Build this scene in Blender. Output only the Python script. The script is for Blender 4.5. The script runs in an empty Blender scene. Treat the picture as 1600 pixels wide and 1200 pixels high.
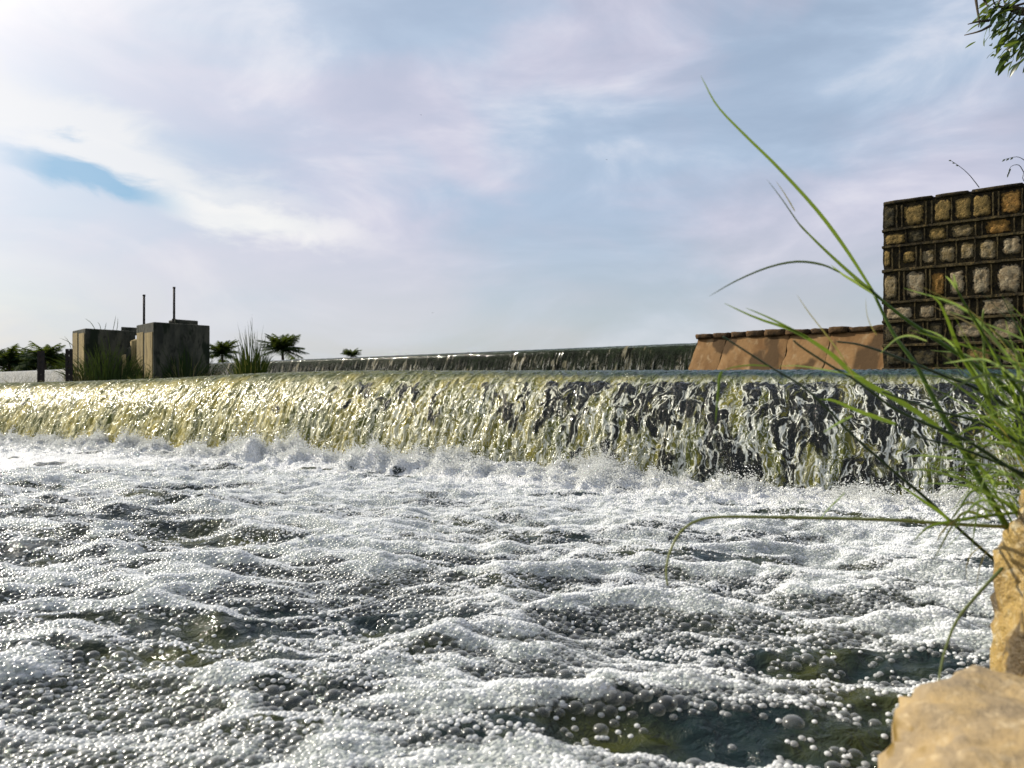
import bpy, math, random
import numpy as np
from mathutils import Vector, Matrix

random.seed(7); RNG = np.random.default_rng(7)
S = bpy.context.scene
COL = S.collection
R = math.radians
EYE = 0.6          # metres above the tail water
FPX = 1200.0       # focal length in pixels of the 1600 px wide photograph

# ------------------------------------------------------------------ camera
cd = bpy.data.cameras.new('camera'); cam = bpy.data.objects.new('camera', cd); COL.objects.link(cam)
cam.location = (0, 0, EYE); cam.rotation_euler = (R(90), 0, 0)
cd.sensor_width = 36; cd.lens = 27; cd.clip_start = 0.02; cd.clip_end = 3000
cd.dof.use_dof = True; cd.dof.focus_distance = 3.6; cd.dof.aperture_fstop = 27 / 4.2
S.camera = cam

# ------------------------------------------------------------------ sky and sun
SUN_AZ, SUN_EL = -61.0, 34.0
sd = Vector((math.sin(R(SUN_AZ)) * math.cos(R(SUN_EL)), math.cos(R(SUN_AZ)) * math.cos(R(SUN_EL)), math.sin(R(SUN_EL))))
sl = bpy.data.lights.new('sun', 'SUN'); so = bpy.data.objects.new('sun', sl); COL.objects.link(so)
sl.energy = 5.0; sl.angle = R(0.6); sl.color = (1.0, 0.93, 0.80)
so.rotation_euler = sd.to_track_quat('Z', 'Y').to_euler(); so.location = sd * 40

W = bpy.data.worlds.new('World'); S.world = W; W.use_nodes = True
wt = W.node_tree; wt.nodes.clear()


class NB:
    """small node-tree builder"""
    def __init__(self, nt): self.nt = nt
    def n(self, typ, ins=None, **props):
        nd = self.nt.nodes.new(typ)
        for k, v in props.items(): setattr(nd, k, v)
        for k, v in (ins or {}).items(): self.set(nd.inputs[k], v)
        return nd
    def set(self, sock, v):
        if hasattr(v, 'bl_idname') and hasattr(v, 'outputs'): v = v.outputs[0]
        if isinstance(v, bpy.types.NodeSocket): self.nt.links.new(v, sock)
        else: sock.default_value = v
    def math(self, op, a, b=0.0, clamp=False):
        nd = self.n('ShaderNodeMath', operation=op, use_clamp=clamp); self.set(nd.inputs[0], a); self.set(nd.inputs[1], b); return nd
    def mix(self, f, a, b, blend='MIX'):
        nd = self.n('ShaderNodeMix', data_type='RGBA', blend_type=blend)
        self.set(nd.inputs[0], f); self.set(nd.inputs[6], a); self.set(nd.inputs[7], b); return nd.outputs[2]
    def ramp(self, f, pts, interp='LINEAR'):
        nd = self.n('ShaderNodeValToRGB'); cr = nd.color_ramp; cr.interpolation = interp
        while len(cr.elements) < len(pts): cr.elements.new(0.5)
        for e, (p, c) in zip(cr.elements, pts):
            e.position = p; e.color = (c, c, c, 1) if isinstance(c, (int, float)) else (*c, 1)
        self.set(nd.inputs[0], f); return nd.outputs[0]
    def noise(self, vec, scale, detail=4, rough=0.55, dist=0.0):
        nd = self.n('ShaderNodeTexNoise', {'Scale': scale, 'Detail': detail, 'Roughness': rough, 'Distortion': dist})
        if vec is not None: self.set(nd.inputs['Vector'], vec)
        return nd.outputs[0]
    def maprange(self, v, a, b, c=0.0, d=1.0, smooth=True):
        nd = self.n('ShaderNodeMapRange', {'From Min': a, 'From Max': b, 'To Min': c, 'To Max': d})
        if smooth: nd.interpolation_type = 'SMOOTHSTEP'
        self.set(nd.inputs['Value'], v); return nd.outputs[0]
    def mapping(self, vec, scale=(1, 1, 1), loc=(0, 0, 0), rot=(0, 0, 0)):
        nd = self.n('ShaderNodeMapping', {'Scale': scale, 'Location': loc, 'Rotation': rot}); self.set(nd.inputs['Vector'], vec); return nd.outputs[0]
    def mixsh(self, f, a, b):
        nd = self.n('ShaderNodeMixShader'); self.set(nd.inputs[0], f); self.set(nd.inputs[1], a); self.set(nd.inputs[2], b); return nd.outputs[0]


wb = NB(wt)
sky = wb.n('ShaderNodeTexSky', sky_type='NISHITA', sun_disc=False, sun_elevation=R(SUN_EL), sun_rotation=R(SUN_AZ), air_density=1.0, dust_density=2.0, ozone_density=1.5)
bg_sky = wb.n('ShaderNodeBackground', {'Color': sky.outputs[0], 'Strength': 0.075})
dirv = wb.n('ShaderNodeTexCoord').outputs['Generated']
dirn = wb.n('ShaderNodeVectorMath', {0: dirv}, operation='NORMALIZE').outputs[0]
sep = wb.n('ShaderNodeSeparateXYZ', {0: dirn})
X, Y, Z = sep.outputs
az = wb.math('ARCTAN2', X, Y); el = wb.math('ARCSINE', Z)
dots = wb.n('ShaderNodeVectorMath', {0: dirn, 1: tuple(sd)}, operation='DOT_PRODUCT').outputs['Value']
glow = wb.math('POWER', wb.math('MAXIMUM', dots, 0.0), 11.0)
cn = wb.noise(wb.mapping(dirn, (1.6, 1.6, 4.2), (0.3, 0.0, 0.9), (0, R(8), 0)), 2.1, 7, 0.56, 0.5)
cn2 = wb.noise(wb.mapping(dirn, (1.0, 1.0, 2.2), (4.0, 1.0, 0.2)), 3.4, 5, 0.5, 0.3)
# thin veil almost everywhere, thicker and whiter banks inside it
cover = wb.maprange(cn, 0.34, 0.66, 0.62, 1.0)
veil = wb.mix(wb.maprange(cn2, 0.36, 0.64), (0.47, 0.58, 0.74, 1), (0.63, 0.63, 0.76, 1))
veil = wb.mix(wb.maprange(cn, 0.50, 0.74, 0.0, 0.65), veil, (0.82, 0.81, 0.86, 1))
low = wb.maprange(el, 0.24, 0.0)                                    # paler, warmer air close to the horizon
veil = wb.mix(wb.math('MULTIPLY', low, 0.75), veil, (0.66, 0.69, 0.70, 1))
veil = wb.mix(wb.math('MULTIPLY', glow, 2.3, True), veil, (1.25, 1.2, 1.16, 1))
# the long bright streak and the blue gap beneath it
wob = wb.math('MULTIPLY', wb.math('SUBTRACT', wb.noise(wb.mapping(dirn, (1, 1, 2.6)), 7.0, 6, 0.58, 0.5), 0.5), 0.12)
def band(a0, e0, slope, la, le):
    da = wb.math('SUBTRACT', az, a0)
    de = wb.math('ADD', wb.math('SUBTRACT', wb.math('SUBTRACT', el, e0), wb.math('MULTIPLY', da, slope)), wob)
    q = wb.math('ADD', wb.math('POWER', wb.math('DIVIDE', da, la), 2.0), wb.math('POWER', wb.math('DIVIDE', de, le), 2.0))
    return wb.maprange(wb.math('SQRT', q), 1.25, 0.1)
st1 = band(-0.50, 0.275, -0.24, 0.26, 0.040); st2 = band(-0.35, 0.210, -0.24, 0.17, 0.034)
gap = band(-0.500, 0.232, -0.16, 0.095, 0.026)
streak = wb.math('MAXIMUM', st1, st2)
veil = wb.mix(wb.math('MULTIPLY', streak, 1.1, True), veil, (0.98, 0.96, 0.93, 1))
veil = wb.mix(wb.math('MULTIPLY', gap, 1.25, True), veil, (0.20, 0.46, 0.70, 1))
bg_cl = wb.n('ShaderNodeBackground', {'Color': veil, 'Strength': 0.77})
wo = wb.n('ShaderNodeOutputWorld')
wt.links.new(wb.mixsh(cover, bg_sky, bg_cl), wo.inputs[0])

S.view_settings.view_transform = 'Standard'; S.view_settings.look = 'None'
S.view_settings.exposure = 0.42; S.view_settings.gamma = 1.0; S.view_settings.use_curve_mapping = False
S.cycles.max_bounces = 8; S.cycles.transparent_max_bounces = 10; S.cycles.use_denoising = True
S.cycles.caustics_reflective = False; S.cycles.caustics_refractive = False
S.cycles.sample_clamp_indirect = 6.0


# ------------------------------------------------------------------ helpers
def P(px, py, d):
    """a point of the place, d metres ahead, that the photograph shows at pixel (px, py)"""
    return Vector(((px - 800) / FPX * d, d, EYE - (py - 600) / FPX * d))


def tag(o, label=None, cat=None, group=None, kind=None):
    if label: o['label'] = label
    if cat: o['category'] = cat
    if group: o['group'] = group
    if kind: o['kind'] = kind
    return o


def empty(name, loc, label, cat, group=None):
    o = bpy.data.objects.new(name, None); COL.objects.link(o); o.location = loc; o.empty_display_size = 0.1
    return tag(o, label, cat, group)


def mesh_np(name, V, F, smooth=True, attrs=None):
    V = np.asarray(V, dtype=np.float32); F = np.asarray(F, dtype=np.int32)
    me = bpy.data.meshes.new(name); k = F.shape[1]
    me.vertices.add(len(V)); me.vertices.foreach_set('co', V.ravel())
    me.loops.add(F.size); me.loops.foreach_set('vertex_index', F.ravel())
    me.polygons.add(len(F)); me.polygons.foreach_set('loop_start', np.arange(0, F.size, k, dtype=np.int32))
    me.polygons.foreach_set('use_smooth', np.full(len(F), smooth))
    for n_, a in (attrs or {}).items():
        at = me.attributes.new(n_, 'FLOAT', 'POINT'); at.data.foreach_set('value', np.asarray(a, dtype=np.float32).ravel())
    me.update(calc_edges=True)
    return me


def link(name, me, m, parent=None, loc=None):
    """one mesh object; vertices are in world space unless parent holds them locally"""
    o = bpy.data.objects.new(name, me); COL.objects.link(o)
    if m is not None and not me.materials: me.materials.append(m)
    if parent is not None:
        o.parent = parent
        if parent.type == 'EMPTY': o.matrix_parent_inverse = Matrix.Translation(-parent.location)
    if loc is not None: o.location = loc
    return o


class MB:
    def __init__(self): self.v = []; self.f = []
    def add(self, vs, fs):
        b = len(self.v); self.v += [tuple(x) for x in vs]; self.f += [tuple(i + b for i in q) for q in fs]; return self
    def box(self, o, ax, ay, az_, jit=0.0):
        """parallelepiped from corner o along three edge vectors"""
        o = Vector(o); ax, ay, az_ = Vector(ax), Vector(ay), Vector(az_)
        vs = [o, o + ax, o + ax + ay, o + ay]; vs += [q + az_ for q in vs]
        if jit: vs = [q + Vector((random.uniform(-jit, jit), random.uniform(-jit, jit), random.uniform(-jit, jit))) for q in vs]
        return self.add(vs, [(0, 3, 2, 1), (4, 5, 6, 7), (0, 1, 5, 4), (1, 2, 6, 5), (2, 3, 7, 6), (3, 0, 4, 7)])
    def tube(self, pts, rad, n=6):
        pts = [Vector(p) for p in pts]; b = len(self.v); m = len(pts)
        rr = rad if isinstance(rad, (list, tuple)) else [rad] * m
        for i, p in enumerate(pts):
            t = (pts[min(i + 1, m - 1)] - pts[max(i - 1, 0)]).normalized()
            a = t.cross(Vector((0.3, 0.2, 1)) if abs(t.z) < 0.9 else Vector((1, 0.1, 0))).normalized(); c = t.cross(a)
            for k in range(n):
                w = 2 * math.pi * k / n; self.v.append(tuple(p + (a * math.cos(w) + c * math.sin(w)) * rr[i]))
        for i in range(m - 1):
            for k in range(n):
                q = b + i * n + k; q2 = b + i * n + (k + 1) % n
                self.f.append((q, q2, q2 + n, q + n))
        self.f.append(tuple(b + k for k in reversed(range(n)))); self.f.append(tuple(b + (m - 1) * n + k for k in range(n)))
        return self
    def mesh(self, name, smooth=False, bevel=0.0):
        me = bpy.data.meshes.new(name); me.from_pydata(self.v, [], self.f)
        if smooth: me.polygons.foreach_set('use_smooth', [True] * len(me.polygons))
        if bevel:
            import bmesh
            bm = bmesh.new(); bm.from_mesh(me)
            bmesh.ops.bevel(bm, geom=bm.edges[:], offset=bevel, segments=2, profile=0.6, affect='EDGES'); bm.to_mesh(me); bm.free()
        me.update(); return me
    def build(self, name, m, parent=None, smooth=False, bevel=0.0): return link(name, self.mesh(name, smooth, bevel), m, parent)


def catmull(pts, n):
    pts = [Vector(p) for p in pts]
    pp = [pts[0] * 2 - pts[1]] + pts + [pts[-1] * 2 - pts[-2]]
    out = []; segs = len(pts) - 1
    for i in range(n):
        u = i / (n - 1) * segs; k = min(int(u), segs - 1); t = u - k
        a, b, c, d = pp[k:k + 4]
        out.append(0.5 * ((2 * b) + (c - a) * t + (2 * a - 5 * b + 4 * c - d) * t * t + (3 * b - a - 3 * c + d) * t ** 3))
    return out


def _hash(ix, iy, seed):
    h = (ix.astype(np.int64) * 374761393 + iy.astype(np.int64) * 668265263 + seed * 1442695041) & 0xffffffff
    h = ((h ^ (h >> 13)) * 1274126177) & 0xffffffff
    return ((h ^ (h >> 16)) & 0xffffff) / float(0x1000000)


def noise2(x, y, seed=0):
    """gradient noise, about -1..1"""
    x = np.asarray(x, dtype=np.float64); y = np.asarray(y, dtype=np.float64)
    xi = np.floor(x); yi = np.floor(y); fx = x - xi; fy = y - yi
    u = fx * fx * fx * (fx * (fx * 6 - 15) + 10); v = fy * fy * fy * (fy * (fy * 6 - 15) + 10)
    def g(dx, dy):
        a = _hash(xi + dx, yi + dy, seed) * 2 * math.pi
        return np.cos(a) * (fx - dx) + np.sin(a) * (fy - dy)
    n0 = g(0, 0) * (1 - u) + g(1, 0) * u; n1 = g(0, 1) * (1 - u) + g(1, 1) * u
    return (n0 * (1 - v) + n1 * v) * 1.5


def fbm(x, y, seed=0, octv=4, gain=0.5, lac=2.03):
    a = 1.0; s = 0; t = 0
    for k in range(octv):
        s = s + a * noise2(x, y, seed + k * 17); t += a; a *= gain; x = np.asarray(x) * lac + 3.7; y = np.asarray(y) * lac + 1.3
    return s / t


def ridge(x, y, seed=0, octv=3, gain=0.5):
    a = 1.0; s = 0; t = 0
    for k in range(octv):
        s = s + a * (1 - 2 * np.abs(noise2(x, y, seed + k * 29))); t += a; a *= gain; x = np.asarray(x) * 2.07 + 5.1; y = np.asarray(y) * 2.07 + 2.2
    return s / t


def sstep(a, b, x):
    t = np.clip((x - a) / (b - a), 0, 1); return t * t * (3 - 2 * t)


def grid_faces(nu, nv):
    i = np.arange(nu - 1)[:, None] * nv + np.arange(nv - 1)[None, :]
    return np.stack([i, i + nv, i + nv + 1, i + 1], -1).reshape(-1, 4)


# ------------------------------------------------------------------ materials
def new_mat(name):
    m = bpy.data.materials.new(name); m.use_nodes = True; nt = m.node_tree; nt.nodes.clear()
    b = NB(nt); out = b.n('ShaderNodeOutputMaterial'); return m, b, out


def finish(b, out, sh): b.nt.links.new(sh if isinstance(sh, bpy.types.NodeSocket) else sh.outputs[0], out.inputs[0])


def coords(b): return b.n('ShaderNodeNewGeometry').outputs['Position']


def rough_mat(name, c1, c2, c3, scale, rough=0.85, bump=0.4, bscale=None, stretch=(1, 1, 1), detail=6, dist=0.02, spots=None, spec=0.2):
    m, b, out = new_mat(name)
    v = b.mapping(coords(b), stretch)
    f = b.noise(v, scale, detail, 0.62); g = b.noise(v, scale * 3.7, detail, 0.6, 0.4)
    col = b.mix(b.maprange(f, 0.36, 0.64), (*c1, 1), (*c2, 1)); col = b.mix(b.maprange(g, 0.50, 0.72), col, (*c3, 1))
    if spots: col = b.mix(b.maprange(b.noise(v, spots[1], 3, 0.5), spots[2], spots[2] + 0.08), col, (*spots[0], 1))
    h = b.noise(coords(b), bscale or scale * 6, 6, 0.65)
    bp = b.n('ShaderNodeBump', {'Height': h, 'Strength': bump, 'Distance': dist})
    finish(b, out, b.n('ShaderNodeBsdfPrincipled', {'Base Color': col, 'Roughness': rough, 'Normal': bp, 'Specular IOR Level': spec}))
    return m


def attr(b, name): return b.n('ShaderNodeAttribute', attribute_name=name).outputs['Fac']


def water_mat():
    """tail water: dark green river water; where the mesh carries foam, fine white froth"""
    m, b, out = new_mat('tail_water')
    p = coords(b); foam = attr(b, 'foam')
    wn = b.noise(p, 26.0, 4, 0.55, 0.6)
    bw = b.n('ShaderNodeBump', {'Height': wn, 'Strength': 0.7, 'Distance': 0.025})
    tone = b.noise(p, 2.2, 4, 0.6)
    wc = b.mix(b.maprange(tone, 0.46, 0.66), (0.005, 0.013, 0.012, 1), (0.034, 0.038, 0.005, 1))
    water = b.n('ShaderNodeBsdfPrincipled', {'Base Color': wc, 'Roughness': 0.06, 'IOR': 1.33, 'Normal': bw})
    vor = b.n('ShaderNodeTexVoronoi', {'Vector': p, 'Scale': 120.0}, feature='SMOOTH_F1', voronoi_dimensions='3D')
    vor.inputs['Smoothness'].default_value = 0.3
    fh = b.math('ADD', b.math('MULTIPLY', vor.outputs['Distance'], -1.0), b.math('MULTIPLY', b.noise(p, 60.0, 5, 0.7), 0.8))
    bf = b.n('ShaderNodeBump', {'Height': fh, 'Strength': 0.9, 'Distance': 0.012})
    fc = b.mix(b.maprange(b.noise(p, 9.0, 5, 0.65), 0.38, 0.62), (0.80, 0.82, 0.82, 1), (0.95, 0.95, 0.94, 1))
    froth = b.n('ShaderNodeBsdfPrincipled', {'Base Color': fc, 'Roughness': 0.45, 'IOR': 1.33, 'Normal': bf})
    tr = b.n('ShaderNodeBsdfTranslucent', {'Color': (0.8, 0.82, 0.8, 1), 'Normal': bf})
    froth = b.mixsh(0.2, froth, tr)
    edge = b.math('ADD', foam, b.math('MULTIPLY', b.math('SUBTRACT', b.noise(p, 55.0, 4, 0.7), 0.5), 0.9))
    finish(b, out, b.mixsh(b.maprange(edge, 0.40, 0.62), water, froth))
    return m


def bubble_mat():
    """soap-thin domes: clear when large, milky when small, mirror-like toward the rim"""
    m, b, out = new_mat('bubble_film')
    lw = b.n('ShaderNodeLayerWeight', {'Blend': 0.5})
    rad = b.n('ShaderNodeAttribute', attribute_name='rad', attribute_type='INSTANCER').outputs['Fac']
    rnd = b.n('ShaderNodeObjectInfo').outputs['Random']
    film = b.n('ShaderNodeBsdfGlossy', {'Color': (1, 1, 1, 1), 'Roughness': 0.22})
    body = b.mixsh(0.35, b.n('ShaderNodeBsdfDiffuse', {'Color': (0.86, 0.87, 0.87, 1)}), b.n('ShaderNodeBsdfTranslucent', {'Color': (0.84, 0.86, 0.84, 1)}))
    clear = b.n('ShaderNodeBsdfTransparent', {'Color': (0.76, 0.78, 0.765, 1)})
    milk = b.math('ADD', b.maprange(rad, 0.0040, 0.0082, 0.95, 0.02), b.math('MULTIPLY', rnd, 0.06))
    shell = b.mixsh(milk, clear, body)
    rim = b.mixsh(b.maprange(rad, 0.0040, 0.0080, 0.12, 0.55), body, film)
    f = b.math('POWER', lw.outputs['Facing'], 2.7)
    finish(b, out, b.mixsh(b.math('ADD', b.math('MULTIPLY', f, 0.88), 0.02), shell, rim))
    return m


def froth_mat():
    m, b, out = new_mat('froth_drops')
    lw = b.n('ShaderNodeLayerWeight', {'Blend': 0.4})
    film = b.n('ShaderNodeBsdfGlossy', {'Color': (1, 1, 1, 1), 'Roughness': 0.10})
    body = b.mixsh(0.42, b.n('ShaderNodeBsdfDiffuse', {'Color': (0.84, 0.85, 0.84, 1)}), b.n('ShaderNodeBsdfTranslucent', {'Color': (0.86, 0.86, 0.82, 1)}))
    shell = b.mixsh(0.85, b.n('ShaderNodeBsdfTransparent', {'Color': (0.92, 0.94, 0.92, 1)}), body)
    finish(b, out, b.mixsh(b.maprange(lw.outputs['Facing'], 0.3, 1.0, 0.06, 0.6), shell, film))
    return m


def fall_mat(name, olive, gold, cream, bumps=1.0, scale=1.0, gloss=0.05, ior=1.30):
    """falling water: clear glossy pockets over the stone, silty olive water, bright folds and threads of aeration and painted refraction highlights"""
    m, b, out = new_mat(name)
    cb = b.n('ShaderNodeCombineXYZ'); b.set(cb.inputs[0], attr(b, 'fs')); b.set(cb.inputs[1], attr(b, 'fa')); v0 = cb.outputs[0]
    bias = attr(b, 'bias'); low = attr(b, 'low'); silt = attr(b, 'silt'); lip = attr(b, 'lip'); rt = attr(b, 'rt')
    wn = b.n('ShaderNodeTexNoise', {'Vector': v0, 'Scale': 7.0 * scale, 'Detail': 4.0, 'Roughness': 0.6})
    dv = b.n('ShaderNodeVectorMath', {0: wn.outputs['Color'], 1: (0.5, 0.5, 0.5)}, operation='SUBTRACT').outputs[0]
    dv = b.n('ShaderNodeVectorMath', {0: dv, 1: (0.075 / scale, 0.20 / scale, 0.0)}, operation='MULTIPLY').outputs[0]
    v = b.n('ShaderNodeVectorMath', {0: v0, 1: dv}, operation='ADD').outputs[0]
    big = b.noise(b.mapping(v, (6.5, 2.6, 1)), 1.0 * scale, 3, 0.6, 0.3)
    mid = b.noise(b.mapping(v, (14.0, 6.5, 1), (3, 7, 0)), 1.0 * scale, 3, 0.6, 0.8)
    fin = b.noise(b.mapping(v, (36.0, 20.0, 1), (9, 1, 0)), 1.0 * scale, 3, 0.6, 1.0)
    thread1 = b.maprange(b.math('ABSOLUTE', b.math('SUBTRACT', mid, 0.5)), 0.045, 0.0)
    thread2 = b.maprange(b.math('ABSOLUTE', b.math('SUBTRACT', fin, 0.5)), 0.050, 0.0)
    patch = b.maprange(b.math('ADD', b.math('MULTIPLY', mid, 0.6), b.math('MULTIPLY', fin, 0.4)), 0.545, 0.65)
    cr = b.math('MAXIMUM', b.math('MULTIPLY', patch, 0.75), b.math('MAXIMUM', thread1, b.math('MULTIPLY', thread2, 0.6)))  # refraction highlights painted as cream lines and blotches, together with aeration
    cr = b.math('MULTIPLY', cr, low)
    ck = b.math('ADD', b.math('ADD', b.math('MULTIPLY', big, 0.62), b.math('MULTIPLY', mid, 0.38)), bias)
    thr = b.math('MAXIMUM', thread1, b.math('MULTIPLY', b.maprange(fin, 0.60, 0.66), 0.8))
    clear = b.math('MULTIPLY', b.maprange(ck, 0.525, 0.585), b.math('SUBTRACT', 1.0, b.math('MULTIPLY', thr, b.math('MULTIPLY', low, 0.9))))
    clear = b.math('MULTIPLY', clear, 0.97)
    hgt = b.math('ADD', b.math('MULTIPLY', mid, 1.0), b.math('MULTIPLY', fin, 0.55))
    bp = b.n('ShaderNodeBump', {'Height': hgt, 'Strength': 0.65 * bumps, 'Distance': 0.045})
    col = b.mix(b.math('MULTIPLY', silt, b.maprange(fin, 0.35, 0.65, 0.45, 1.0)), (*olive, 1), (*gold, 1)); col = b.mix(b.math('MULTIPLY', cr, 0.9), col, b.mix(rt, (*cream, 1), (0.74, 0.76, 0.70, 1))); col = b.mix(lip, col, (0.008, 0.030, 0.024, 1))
    body = b.n('ShaderNodeBsdfPrincipled', {'Base Color': col, 'Roughness': 0.15, 'IOR': 1.33, 'Normal': bp, 'Specular IOR Level': 0.36})
    body = b.mixsh(0.12, body, b.n('ShaderNodeBsdfTranslucent', {'Color': col, 'Normal': bp}))
    lw = b.n('ShaderNodeFresnel', {'IOR': ior, 'Normal': bp})
    glass = b.mixsh(lw.outputs[0], b.n('ShaderNodeBsdfTransparent', {'Color': (0.72, 0.78, 0.70, 1)}),
                    b.n('ShaderNodeBsdfGlossy', {'Color': (1, 1, 1, 1), 'Roughness': gloss, 'Normal': bp}))
    finish(b, out, b.mixsh(clear, body, glass))
    return m


def leaf_mat(name, c1, c2, tl=0.4, rough=0.45, spec=0.4):
    m, b, out = new_mat(name)
    n_ = b.noise(b.mapping(coords(b), (1, 1, 1)), 14.0, 4, 0.6)
    r_ = b.n('ShaderNodeObjectInfo').outputs['Random']
    f = b.math('ADD', b.math('MULTIPLY', b.math('SUBTRACT', n_, 0.5), 1.2), r_, True)
    col = b.mix(f, (*c1, 1), (*c2, 1))
    pr = b.n('ShaderNodeBsdfPrincipled', {'Base Color': col, 'Roughness': rough, 'Specular IOR Level': spec})
    tr = b.n('ShaderNodeBsdfTranslucent', {'Color': b.mix(0.35, col, (0.35, 0.45, 0.04, 1))})
    finish(b, out, b.mixsh(tl, pr, tr))
    return m


def stone_mat(name, c1, c2):
    """weathered rubble: clean grain in the middle, black lichen crust creeping in from the joints"""
    m, b, out = new_mat(name); p = coords(b)
    col = b.mix(b.maprange(b.noise(p, 13.0, 6, 0.65), 0.38, 0.62), (*c1, 1), (*c2, 1))
    col = b.mix(b.maprange(b.noise(p, 42.0, 5, 0.6, 0.5), 0.52, 0.70), col, (c1[0] * .3, c1[1] * .3, c1[2] * .3, 1))
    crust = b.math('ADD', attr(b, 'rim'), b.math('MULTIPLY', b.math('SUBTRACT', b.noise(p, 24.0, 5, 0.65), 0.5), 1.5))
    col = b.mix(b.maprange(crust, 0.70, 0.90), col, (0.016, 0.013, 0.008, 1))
    bp = b.n('ShaderNodeBump', {'Height': b.noise(p, 45.0, 6, 0.7), 'Strength': 1.0, 'Distance': 0.035})
    finish(b, out, b.n('ShaderNodeBsdfPrincipled', {'Base Color': col, 'Roughness': 0.9, 'Normal': bp, 'Specular IOR Level': 0.2})); return m


M = {}
M['water'] = water_mat(); M['bubble'] = bubble_mat(); M['froth'] = froth_mat()
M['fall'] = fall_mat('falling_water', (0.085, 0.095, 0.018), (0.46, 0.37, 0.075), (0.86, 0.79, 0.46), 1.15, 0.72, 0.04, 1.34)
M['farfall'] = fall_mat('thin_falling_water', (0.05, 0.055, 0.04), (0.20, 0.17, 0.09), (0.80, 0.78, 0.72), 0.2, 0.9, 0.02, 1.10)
M['wetstone'] = rough_mat('wet_dark_stone', (0.006, 0.009, 0.009), (0.018, 0.021, 0.019), (0.03, 0.029, 0.018), 5, 0.9, 0.6, spec=0.03)
M['farstone'] = rough_mat('wet_black_masonry', (0.010, 0.013, 0.011), (0.028, 0.034, 0.024), (0.03, 0.045, 0.02), 2.5, 0.9, 0.7, spec=0.03)
M['wallcore'] = rough_mat('blackened_masonry', (0.012, 0.010, 0.007), (0.045, 0.035, 0.017), (0.095, 0.066, 0.024), 10, 0.95, 0.9, 40)
M['mortar'] = rough_mat('weathered_pointing', (0.028, 0.022, 0.012), (0.085, 0.065, 0.028), (0.14, 0.095, 0.034), 9, 0.95, 0.9, 45, (1, 1, 0.5))
for i, (a, c) in enumerate([((0.33, 0.26, 0.15), (0.20, 0.145, 0.06)), ((0.30, 0.20, 0.065), (0.17, 0.12, 0.04)), ((0.40, 0.33, 0.21), (0.27, 0.20, 0.11)), ((0.38, 0.20, 0.05), (0.22, 0.13, 0.035)), ((0.045, 0.040, 0.025), (0.09, 0.07, 0.03))]):
    M['stone%d' % i] = stone_mat('rubble_stone_%d' % i, a, c)
M['plaster'] = rough_mat('stained_plaster', (0.155, 0.080, 0.030), (0.26, 0.15, 0.062), (0.32, 0.22, 0.115), 2.3, 0.9, 0.4, 18, (1, 1, 0.55), spots=((0.085, 0.05, 0.022), 2.1, 0.55))
M['coping'] = rough_mat('coping_stone', (0.045, 0.028, 0.014), (0.095, 0.055, 0.024), (0.02, 0.015, 0.010), 5, 0.95, 0.9, 22)
M['concrete'] = rough_mat('mossy_concrete', (0.030, 0.032, 0.024), (0.085, 0.082, 0.058), (0.012, 0.014, 0.009), 2.4, 0.92, 0.8, 12, (1, 1, 0.35), spots=((0.016, 0.022, 0.011), 3.2, 0.52))
M['concrete_pale'] = rough_mat('stained_pale_concrete', (0.36, 0.27, 0.12), (0.25, 0.19, 0.085), (0.05, 0.042, 0.022), 1.4, 0.92, 0.6, 12, (1.6, 1.6, 0.22))
M['iron'] = rough_mat('rusted_iron', (0.018, 0.016, 0.015), (0.04, 0.028, 0.02), (0.02, 0.018, 0.017), 12, 0.7, 0.3)
M['boulder'] = rough_mat('tan_bank_stone', (0.33, 0.235, 0.11), (0.235, 0.18, 0.11), (0.40, 0.31, 0.185), 16, 0.85, 0.5, 70, dist=0.012, spots=((0.15, 0.095, 0.018), 11, 0.58))
M['boulder_wet'] = rough_mat('ochre_wet_stone', (0.40, 0.27, 0.08), (0.26, 0.16, 0.035), (0.50, 0.42, 0.26), 14, 0.30, 0.9, 44, dist=0.02, spots=((0.085, 0.055, 0.018), 14, 0.54), spec=0.5)
M['soil'] = rough_mat('bank_soil', (0.10, 0.075, 0.035), (0.15, 0.11, 0.055), (0.05, 0.06, 0.02), 5, 0.95, 0.8)
M['land'] = rough_mat('far_land', (0.035, 0.055, 0.018), (0.06, 0.075, 0.025), (0.10, 0.09, 0.04), 0.08, 0.95, 0.4, 1.0)
M['blade'] = leaf_mat('grass_blade', (0.018, 0.052, 0.007), (0.10, 0.175, 0.02), 0.42)
M['blade_dark'] = leaf_mat('dark_grass_stem', (0.010, 0.028, 0.008), (0.025, 0.055, 0.012), 0.18)
M['blade_pale'] = leaf_mat('pale_grass_blade', (0.16, 0.26, 0.07), (0.30, 0.38, 0.12), 0.45)
M['blade_dry'] = leaf_mat('dry_grass_stalk', (0.20, 0.14, 0.05), (0.32, 0.24, 0.09), 0.35)
M['reed'] = leaf_mat('reed_stem', (0.10, 0.12, 0.03), (0.20, 0.22, 0.05), 0.2)
M['weed'] = leaf_mat('far_weed', (0.012, 0.030, 0.008), (0.045, 0.070, 0.02), 0.1, 0.8, 0.05)
M['weed_dry'] = leaf_mat('far_dry_weed', (0.14, 0.10, 0.04), (0.24, 0.20, 0.08), 0.3)
M['palm'] = leaf_mat('palm_frond', (0.010, 0.022, 0.010), (0.030, 0.05, 0.018), 0.2, 0.8, 0.05)
M['bark'] = rough_mat('bark', (0.06, 0.045, 0.03), (0.10, 0.08, 0.055), (0.03, 0.025, 0.018), 14, 0.95, 0.8)
M['leaf'] = leaf_mat('tree_leaf', (0.012, 0.030, 0.008), (0.045, 0.085, 0.014), 0.3, 0.35)
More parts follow.
